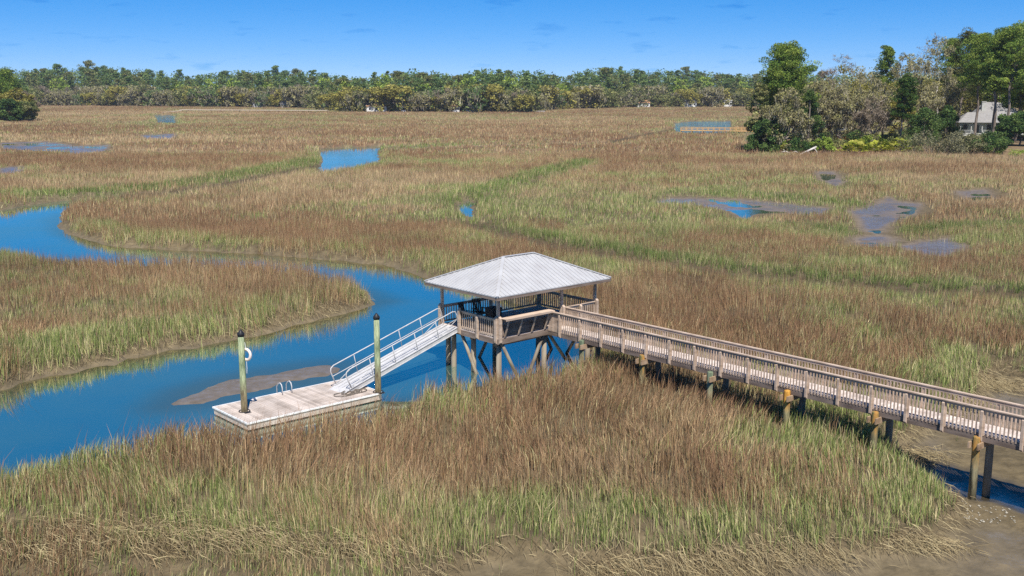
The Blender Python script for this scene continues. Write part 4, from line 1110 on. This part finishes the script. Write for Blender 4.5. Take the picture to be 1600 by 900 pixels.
IT('oak', 1322, 280, 102, 84, OLIVES, 'olive oak below the leafless treetop', per=14)
IT('oak', 1272, 254, 126, 64, MOSSY, 'mossy oak just right of the big pine', moss=True, per=12)
IT('pine', 1476, 300, 66, 60, PINE, 'green pine between the tallest mossy tree and the right pines', per=34)
IT('cedar', 1478, 262, 168, 44, CEDAR, 'dark cedar beside the left end of the house', per=34)
IT('shrub', 1560, 268, 190, 46, OAK, 'shrub against the right half of the house porch', per=90, leaf=.42, cat='shrub')
IT('bare', 1447, 300, 52, 64, BARE, 'thin leafless treetop behind the tallest mossy tree', per=5, leaf=.8)
IT('pine', 1497, 296, 52, 66, [(.07,.09,.03), (.12,.135,.045), (.17,.17,.06)], 'dull green pine behind the house, left of the bright pines', per=28)
IT('oak', 1490, 318, 112, 96, OLIVES, 'broad olive oak behind the house roof', moss=True, per=12)
IT('oak', 1540, 325, 110, 100, OAK, 'dark oak behind the chimney of the house', per=14)
IT('pine', 1522, 268, 58, 78, PINE, 'full pine left of the thin trunked pine', per=36, detail=1.2, low=(.40, .5))
IT('pine', 1556, 272, 50, 84, PINE, 'full pine behind the tall bright pine', per=36, detail=1.2, low=(.40, .5))
IT('pine', 1590, 268, 42, 90, PINE, 'full pine behind the tallest pine at the right edge', per=36, detail=1.3, low=(.36, .5))
IT('pine', 1612, 262, 66, 80, PINE, 'middling bright pine at the right edge', per=36, detail=1.2, low=(.3, .4))
IT('pine', 1548, 250, 60, 62, PINE, 'pine with a thin dark trunk in front of the house', per=30)
IT('pine', 1570, 246, 46, 70, PINE, 'tall bright pine with its trunk before the right end of the house', per=30)
IT('pine', 1603, 250, 36, 76, PINE, 'tallest bright green pine at the right edge', per=32)
IT('pine', 1640, 256, 28, 80, PINE, 'tall pine just past the right edge pines', per=26)
IT('pine', 1585, 262, 92, 56, PINE, 'shorter yellowish pine between the tall right pines', per=30)
IT('oak', 1592, 240, 176, 74, CEDAR, 'dark evergreen oak at the right edge by the marsh', per=30)
IT('cedar', 1632, 238, 150, 70, CEDAR, 'dark cedar beyond the evergreen oak at the right edge', per=30)
IT('oak', 1660, 270, 90, 90, OAK, 'dense oak past the right edge', per=14)
IT('oak', 1522, 316, 92, 120, OAK, 'big green oak behind the left pines and the house', per=16, detail=1.2)
IT('oak', 1570, 312, 86, 120, PINE, 'big green oak behind the chimney, between pine trunks', per=16, detail=1.2)
IT('oak', 1612, 300, 90, 120, PINE, 'big green oak filling the right edge behind the pines', per=16, detail=1.2)
for i, (pxx, Y, tp) in enumerate(((1330, 300, 118), (1375, 318, 112), (1425, 322, 108), (1270, 290, 122), (1460, 340, 112), (1512, 345, 106), (1575, 345, 96), (1620, 330, 84), (1240, 275, 128))):
    IT('oak', pxx, Y, tp, 92, (MOSSY, OLIVES, OAK)[i % 3], 'greyish olive tree in the back row of the wooded point', moss=i % 3 == 0, per=10, group='back row of the wooded point', detail=.9)
IT('shrub', 1462, 228, 197, 100, [(.16,.155,.08), (.22,.21,.12), (.27,.26,.16)], 'wide grey green shrub at the marsh edge below the house', per=110, leaf=.42, cat='shrub')
IT('shrub', 1508, 227, 205, 74, [(.13,.13,.06), (.20,.19,.10)], 'grey green shrub below the porch steps', per=110, leaf=.42, cat='shrub')
IT('shrub', 1545, 226, 206, 66, CEDAR, 'dark shrub under the pines in front of the house', per=110, leaf=.42, cat='shrub')
IT('shrub', 1283, 234, 203, 38, LIMEW, 'bright green shrub beside the fallen trunk', per=110, leaf=.42, cat='shrub')
IT('shrub', 1248, 234, 214, 44, CEDAR, 'dark green shrub behind the fallen branches', per=110, leaf=.42, cat='shrub')
IT('shrub', 1578, 224, 236, 60, LIMEW, 'low bright green shrub at the right marsh edge', per=60, leaf=.3, cat='shrub')
IT('shrub', 1422, 236, 216, 36, OAK, 'small dark shrub right of the palmettos', per=50, leaf=.34, cat='shrub')
IT('shrub', 1190, 236, 214, 50, CEDAR, 'dark shrub at the waterside tip of the point', per=110, leaf=.42, cat='shrub')
IT('shrub', 1312, 250, 217, 46, OAK, 'green shrub in front of the orange platform', per=40, leaf=.34, cat='shrub')
for i, (pxx, Y, tp, sp, kd, pal, lb) in enumerate(((8, 470, 112, 64, 'pine', PINE, 'tall green pine in the clump at the left edge'), (24, 480, 128, 56, 'pine', FARPINE, 'shorter pine in the clump at the left edge'), (28, 466, 138, 44, 'oak', OLIVES, 'yellowish oak in the clump at the left edge'),
        (44, 462, 158, 34, 'oak', OAK, 'low dark oak at the marsh end of the left clump'), (14, 458, 156, 50, 'oak', CEDAR, 'dark evergreen oak in front of the left pine'),
        (-22, 470, 120, 50, 'pine', PINE, 'pine just past the left edge'), (-60, 474, 118, 56, 'pine', PINE, 'farther pine past the left edge'), (-45, 460, 150, 60, 'oak', OAK, 'oak past the left edge'), (38, 474, 142, 40, 'bare', BARE, 'leafless grey tree in the clump at the left edge'))):
    IT(kd, pxx, Y, tp, sp, pal, lb, per=26, leaf=.8, seed=40, detail=.9, low=(.2, .3))

for i, (pxx, Y, tp) in enumerate(((1292, 248, 206), (1340, 250, 204), (1362, 249, 209), (1386, 252, 205), (1412, 246, 208), (1432, 244, 212), (1236, 238, 208), (1212, 237, 210), (1528, 236, 208), (1556, 234, 204))):
    IT('shrub', pxx, Y, tp, 44, (OAK, CEDAR, LIMEW, OLIVES)[i % 4], 'leafy green bush in the undergrowth of the wooded point', per=60, leaf=.42, cat='shrub', group='undergrowth of the wooded point', seed=60)
# palmettos: fans of stiff leaves on short stalks
def palmetto(seed, h):
    g = np.random.default_rng(seed); V, F, C = [], [], []; st = Shape(); o = 0
    for i in range(17):
        a = g.uniform(0, 6.28); e = g.uniform(.25, 1.35); d = Vector((math.cos(a) * math.cos(e), math.sin(a) * math.cos(e), math.sin(e)))
        ln = h * g.uniform(.55, .95); hub = d * ln; st.tube([(0, 0, 0), hub], [.035, .02], 4, caps=False)
        side = d.cross(Vector((0, 0, 1))).normalized(); up = side.cross(d); base = np.array(((.26,.31,.04), (.40,.42,.06), (.48,.46,.10))[int(g.integers(3))]) * g.uniform(.8, 1.2)
        for k in range(11):
            b = (k - 5) * .27; q = d * math.cos(b) + side * math.sin(b); tip = hub + q * h * .42 * g.uniform(.8, 1.1) + Vector((0, 0, -.12 * h)); w = (d * -math.sin(b) + side * math.cos(b)) * h * .05; m = hub + q * h * .2
            V += [hub, m + w, tip, m - w]; F += [(o, o + 1, o + 2), (o, o + 2, o + 3)]; C += [base] * 4; o += 4
    t = empty('palmetto', (0, 0, 0), 0, 'yellow green palmetto in the row at the marsh edge of the point', 'palmetto', 'palmettos along the marsh edge')
    st.build('stalks', M['bark'], t); link_mesh('fronds', tri_mesh('fronds', np.array([tuple(v) for v in V]), np.array(F), np.array(C)), M['leaf'], t)
    return dict(t=t, h=h, used=False)
pp = [palmetto(i, 2.2) for i in range(3)]
for i in range(20):
    pxx = 1324 + (i % 10) * 9.2 + G.uniform(-3, 3); Y = 236 + (i // 10) * 4 + G.uniform(-1, 1); x = at_depth(pxx, Y)
    put(pp[i % 3], x, Y, zground(x, Y), G.uniform(.8, 1.2), G.uniform(0, 6.28), None, 'palmettos along the marsh edge')

# dead wood on the shore of the point
def dead(name, pts, rad, label, cat, branches=()):
    x0 = at_depth(pts[0][0], pts[0][1]); t = empty(name, (x0, pts[0][1], 0), 0, label, cat)
    w = [Vector((at_depth(p[0], p[1]) - x0, p[1] - pts[0][1], p[2])) for p in pts]
    Shape().tube(w, [rad * (1 - .6 * i / (len(w) - 1)) for i in range(len(w))], 8).build('trunk', M['dead_wood'], t)
    for b in branches:
        wb = [Vector((at_depth(p[0], p[1]) - x0, p[1] - pts[0][1], p[2])) for p in b]
        Shape().tube(wb, [rad * .5, rad * .35, rad * .12][:len(wb)], 6).build('branch', M['dead_wood'], t)
dead('fallen_tree', [(1275, 232, 1.9), (1268, 231, 1.5), (1258, 230, .9), (1252, 229.5, .6), (1249, 229, .2)], .26, 'bleached fallen trunk sloping down to the marsh', 'log', [[(1272, 231.5, 1.7), (1277, 230, .9), (1274, 229, .3)], [(1262, 230.5, 1.1), (1266, 229.5, .4)]])
dead('driftwood', [(1219, 232, .7), (1228, 231, 1.0), (1236, 231, .6), (1243, 230.5, 1.1), (1247, 230, .8)], .18, 'twisted bleached branch lying at the foot of the mossy oak', 'driftwood', [[(1228, 231, 1.0), (1224, 230, 1.5)], [(1236, 231, .6), (1230, 230, .3)]])
dead('dead_tree', [(1466, 280, 1), (1464, 280, 5), (1461, 280, 9), (1459, 280, 12), (1458, 280, 15)], .42, 'dead white trunk with one bare limb left of the house', 'dead tree', [[(1460, 280, 10.5), (1470, 279, 12.2), (1484, 279, 12.4)]])

# --- house on the point
hx, hy = at_depth(1536, 292), 292.0; hz = zground(hx, hy)
hs_ = empty('house', (hx, hy, hz), -.12, 'low white house with a grey hipped roof and a porch among the pines', 'house')
s = Shape().box((2.5, 5, 2.6), (17, 8, 3.6)); s.build('wall', M['porch_wall'], hs_)
Shape().box((2.2, 1.6, .55), (17.6, 4.6, .3)).build('porch_floor', M['house_paint'], hs_)
s = Shape(); s.box((2.2, -.6, .2), (17.4, .08, .85)); s.build('porch_skirt', M['house_paint'], hs_)
for i in range(7): Shape().box((-6.3 + i * 2.85, -.55, 2.05), (.24, .24, 2.8)).build('column', M['house_paint'], hs_)
s = Shape()
for i in range(6):
    if i == 1: continue
    x0, x1 = -6.1 + i * 2.85, -3.7 + i * 2.85
    s.box(((x0 + x1) / 2, -.55, 1.55), (x1 - x0, .06, .07))
    for k in range(12): s.box((x0 + (k + .5) * (x1 - x0) / 12, -.55, 1.12), (.05, .05, .8))
s.build('porch_railing', M['house_paint'], hs_)
Shape().box((2.2, 1.4, 3.52), (17.8, 4.8, .16)).build('porch_beam', M['house_paint'], hs_)
def hip(x0, x1, y0, y1, e, top, n_):
    k = (y1 - y0) / 2; m = (y0 + y1) / 2; q = Shape()
    q.poly([(x0, y0, e), (x1, y0, e), (x1, y1, e), (x0, y1, e), (x0 + k * .8, m, top), (x1 - k * .8, m, top)], [(0, 1, 5, 4), (1, 2, 5), (2, 3, 4, 5), (3, 0, 4), (3, 2, 1, 0)])
    return q.build(n_, M['grey_shingle'], hs_)
ro = hip(-7.2, 11.8, -1.3, 7.4, 3.62, 6.3, 'roof')
hip(-1.4, 12.4, 4.5, 14, 4.2, 9.0, 'rear_roof')
Shape().box((5.6, 9.2, 2.6), (12.4, 7.6, 3.2)).build('rear_wall', M['porch_wall'], hs_)
g_ = Shape(); g_.poly([(3.6, -1.8, 3.66), (8.4, -1.8, 3.66), (6.0, -1.8, 5.6), (3.6, 2.4, 3.66), (8.4, 2.4, 3.66), (6.0, 2.4, 5.6)], [(0, 1, 2), (0, 2, 5, 3), (1, 4, 5, 2), (0, 3, 4, 1), (3, 5, 4)])
g_.build('porch_gable', M['grey_shingle'], hs_)
Shape().box((1.6, 7.2, 7.2), (1.0, 1.0, 3.8)).box((1.6, 7.2, 9.15), (1.2, 1.2, .16)).build('chimney', M['house_paint'], ro)
for i in range(5):
    if i == 1: continue
    f_ = Shape().box((-4.6 + i * 3.1, .97, 2.15), (1.35, .08, 1.9)).build('window', M['house_paint'], hs_)
    Shape().box((-4.6 + i * 3.1, .91, 2.15), (1.1, .05, 1.65)).build('pane', M['glass'], f_)
d_ = Shape().box((-1.5, .96, 1.85), (1.2, .08, 2.3)).build('door', M['house_paint'], hs_)
Shape().box((-1.5, .90, 1.85), (.95, .05, 2.05)).build('pane', M['glass'], d_)
st = Shape()
for k in range(5): st.box((-1.9, -.9 - k * .42, .5 - k * .20), (2.4, .42, .16))
st.build('steps', M['house_paint'], hs_)
for x in (-3.2, -.6):
    s = Shape(); s.bar((x, -.6, 1.55), (x, -3.0, .35), .10, .10); s.bar((x, -.6, .85), (x, -3.0, -.25), .12, .55); s.box((x, -3.0, -.0), (.16, .16, .9)); s.build('stair_railing', M['house_paint'], hs_)

# orange platform with a canopy, teal tub, cart, on the lawn
ox, oy = at_depth(1316, 262), 262.0; oz = zground(ox, oy)
t = empty('garden_platform', (ox, oy, oz), .05, 'low orange timber platform under the trees of the point', 'platform')
Shape().box((0, 0, .35), (5.6, 3.2, .3)).build('deck', M['orange'], t, .02)
for x in (-2.2, .6, 2.2): Shape().box((x, -1.2, .85), (1.3, .5, .75)).build('bench', M['orange'], t, .02)
t = empty('patio_umbrella', (ox - .2, oy, oz + .5), 0, 'white garden umbrella standing on the orange platform', 'umbrella')
Shape().tube([(0, 0, 0), (0, 0, 2.9)], .05, 6).build('pole', M['white_paint'], t)
s = Shape(); n = 10
s.poly([(0, 0, 3.0)] + [(2.0 * math.cos(2*math.pi*i/n), 2.0 * math.sin(2*math.pi*i/n), 2.25) for i in range(n)] + [(2.0 * math.cos(2*math.pi*i/n), 2.0 * math.sin(2*math.pi*i/n), 2.1) for i in range(n)] + [(0, 0, 2.85)],
       [(0, i + 1, (i + 1) % n + 1) for i in range(n)] + [(i + 1, i + 1 + n, (i + 1) % n + 1 + n, (i + 1) % n + 1) for i in range(n)] + [(2 * n + 1, (i + 1) % n + 1 + n, i + 1 + n) for i in range(n)])
s.build('canopy', M['white_paint'], t)
kx, ky = at_depth(1385, 256), 256.0
kb = Shape(); prof = [(-1.5, .05, .35), (-.9, .38, .5), (0, .45, .5), (.9, .38, .5), (1.5, .05, .35)]
for sgn in (1,):
    pts = [(x, -w, .45) for x, w, h in prof] + [(x, w, .45) for x, w, h in reversed(prof)] + [(x * .9, -w * .5, .0) for x, w, h in prof] + [(x * .9, w * .5, .0) for x, w, h in reversed(prof)]
    kb.poly(pts, [tuple(range(10))] + [(i + 10, (i + 1) % 10 + 10, (i + 1) % 10, i) for i in range(10)] + [tuple(reversed(range(10, 20)))])
o = kb.build('dinghy', M['teal']); o.location = (kx, ky, zground(kx, ky) + .05); tag(o, 'small teal dinghy lying on the lawn behind the palmettos', 'boat')

# --- far houses along the shore, small and half hidden
def far_house(px, back, w, h, roofm, label):
    Y = 700.0
    for _ in range(3): Y = shore_y(at_depth(px, Y)) + back
    x = at_depth(px, Y); z = zground(x, Y); t = empty('far_house', (x, Y, z), G.uniform(-.3, .3), label, 'house', 'houses of the far shore')
    Shape().box((0, 0, h / 2), (w, 7, h)).build('wall', M['white_paint'], t)
    s = Shape(); a = w / 2 + .5
    s.poly([(-a, -4, h), (a, -4, h), (a, 4, h), (-a, 4, h), (-a + 1, 0, h + 2.2), (a - 1, 0, h + 2.2)], [(0, 1, 5, 4), (1, 2, 5), (2, 3, 4, 5), (3, 0, 4), (3, 2, 1, 0)]); s.build('roof', roofm, t)
    s = Shape()
    for k in range(3): s.box((-w / 3 + k * w / 3, -3.52, h * .55), (1.2, .06, 1.3))
    s.build('windows', M['glass'], t)
far_house(405, 9, 7, 3.2, M['grey_shingle'], 'white house at the far shore behind the long pale pier')
far_house(447, 9, 7, 3.0, M['grey_shingle'], 'second white house behind the long pale pier')
far_house(588, 5, 12, 3.4, M['tan_shingle'], 'long pale house with a tan roof under far oaks')
far_house(634, 5, 3, 3.4, M['grey_shingle'], 'narrow pale shed right of the tan roofed house')
far_house(712, 5, 4, 3.6, M['tan_shingle'], 'small cream house under far oaks')
far_house(733, 5, 4, 3.2, M['grey_shingle'], 'small white house right of the cream house')
far_house(1005, 6, 9, 3.2, M['tan_shingle'], 'pale house with a tan roof at the far right shore')
far_house(1076, 6, 10, 3.6, M['grey_shingle'], 'white house with a grey roof at the far right shore')
far_house(1137, 6, 6, 4.4, M['grey_shingle'], 'tall white house at the far shore near the wooded point')

# --- the two far piers and a skiff
def pier(name, a, b, z, width, mat, rail, label, step):
    A, Bv = Vector((*a, 0)), Vector((*b, 0)); d = (Bv - A); n = max(2, int(d.length / step)); u = d.normalized(); nrm = Vector((-u.y, u.x, 0))
    t = empty(name, A, math.atan2(d.y, d.x), label, 'pier'); ln = d.length
    Shape().box((ln / 2, 0, z), (ln, width, .3)).build('deck', mat, t)
    for i in range(n + 1):
        for sy in (-1, 1): Shape().tube([(i * ln / n, sy * width * .42, -1), (i * ln / n, sy * width * .42, z - .14)], .17, 6).build('pile', M['grey_pile'], t)
    if rail:
        for sy in (-1, 1):
            s = Shape(); s.box((ln / 2, sy * width / 2, z + 1.0), (ln, .12, .12)); s.box((ln / 2, sy * width / 2, z + .6), (ln, .08, .08))
            for i in range(2 * n + 1): s.box((i * ln / n / 2, sy * width / 2, z + .58), (.14, .14, .86))
            s.build('railing', mat, t)
    return t
pier('golden_pier', ground_point(1064, 203.5, 1.2), ground_point(1185, 205, 1.2), 1.2, 2.0, M['pier_wood'], True, 'golden timber pier running out from the wooded point', 3.2)
e0 = ground_point(1064, 203.5, 1.2)
t = empty('pier_float', (e0[0] - 2.2, e0[1] - 1.5, 0), .1, 'dark float moored at the end of the golden pier', 'float')
Shape().box((0, 0, .35), (5, 3, .5)).build('deck', M['pier_wood'], t, .03); Shape().box((0, 0, .02), (4.6, 2.6, .3)).build('float_drum', M['float_drum'], t)
pier('long_pier', ground_point(283, 171.5, 1.6), ground_point(512, 172.5, 1.6), 1.6, 3.0, M['pale_pier'], False, 'long pale pier crossing the far left of the marsh', 6.0)
e0 = ground_point(247, 176, .6)
t = empty('far_float', (e0[0], e0[1], 0), .15, 'white float with a ramp at the end of the long pale pier', 'float')
Shape().box((0, 0, .4), (6.5, 4, .5)).build('deck', M['white_paint'], t, .03)
Shape().bar((2.6, 0, .7), (12.5, 4.5, 1.7), 1.4, .2).build('ramp', M['pale_pier'], t)
b0 = ground_point(843, 175.5, .4)
sk = Shape(); pr = [(-3.2, .9), (-1.5, 1.1), (1.2, 1.0), (2.6, .55), (3.4, .05)]
sk.poly([(x, -w, .75) for x, w in pr] + [(x, w, .75) for x, w in reversed(pr)] + [(x * .92, -w * .7, 0) for x, w in pr] + [(x * .92, w * .7, 0) for x, w in reversed(pr)],
        [tuple(range(10))] + [(i + 10, (i + 1) % 10 + 10, (i + 1) % 10, i) for i in range(10)] + [tuple(reversed(range(10, 20)))])
o = sk.build('skiff', M['white_paint']); o.location = (b0[0], b0[1], .55); o.rotation_euler = (0, 0, -.3); tag(o, 'white skiff lying at the far marsh edge', 'boat')
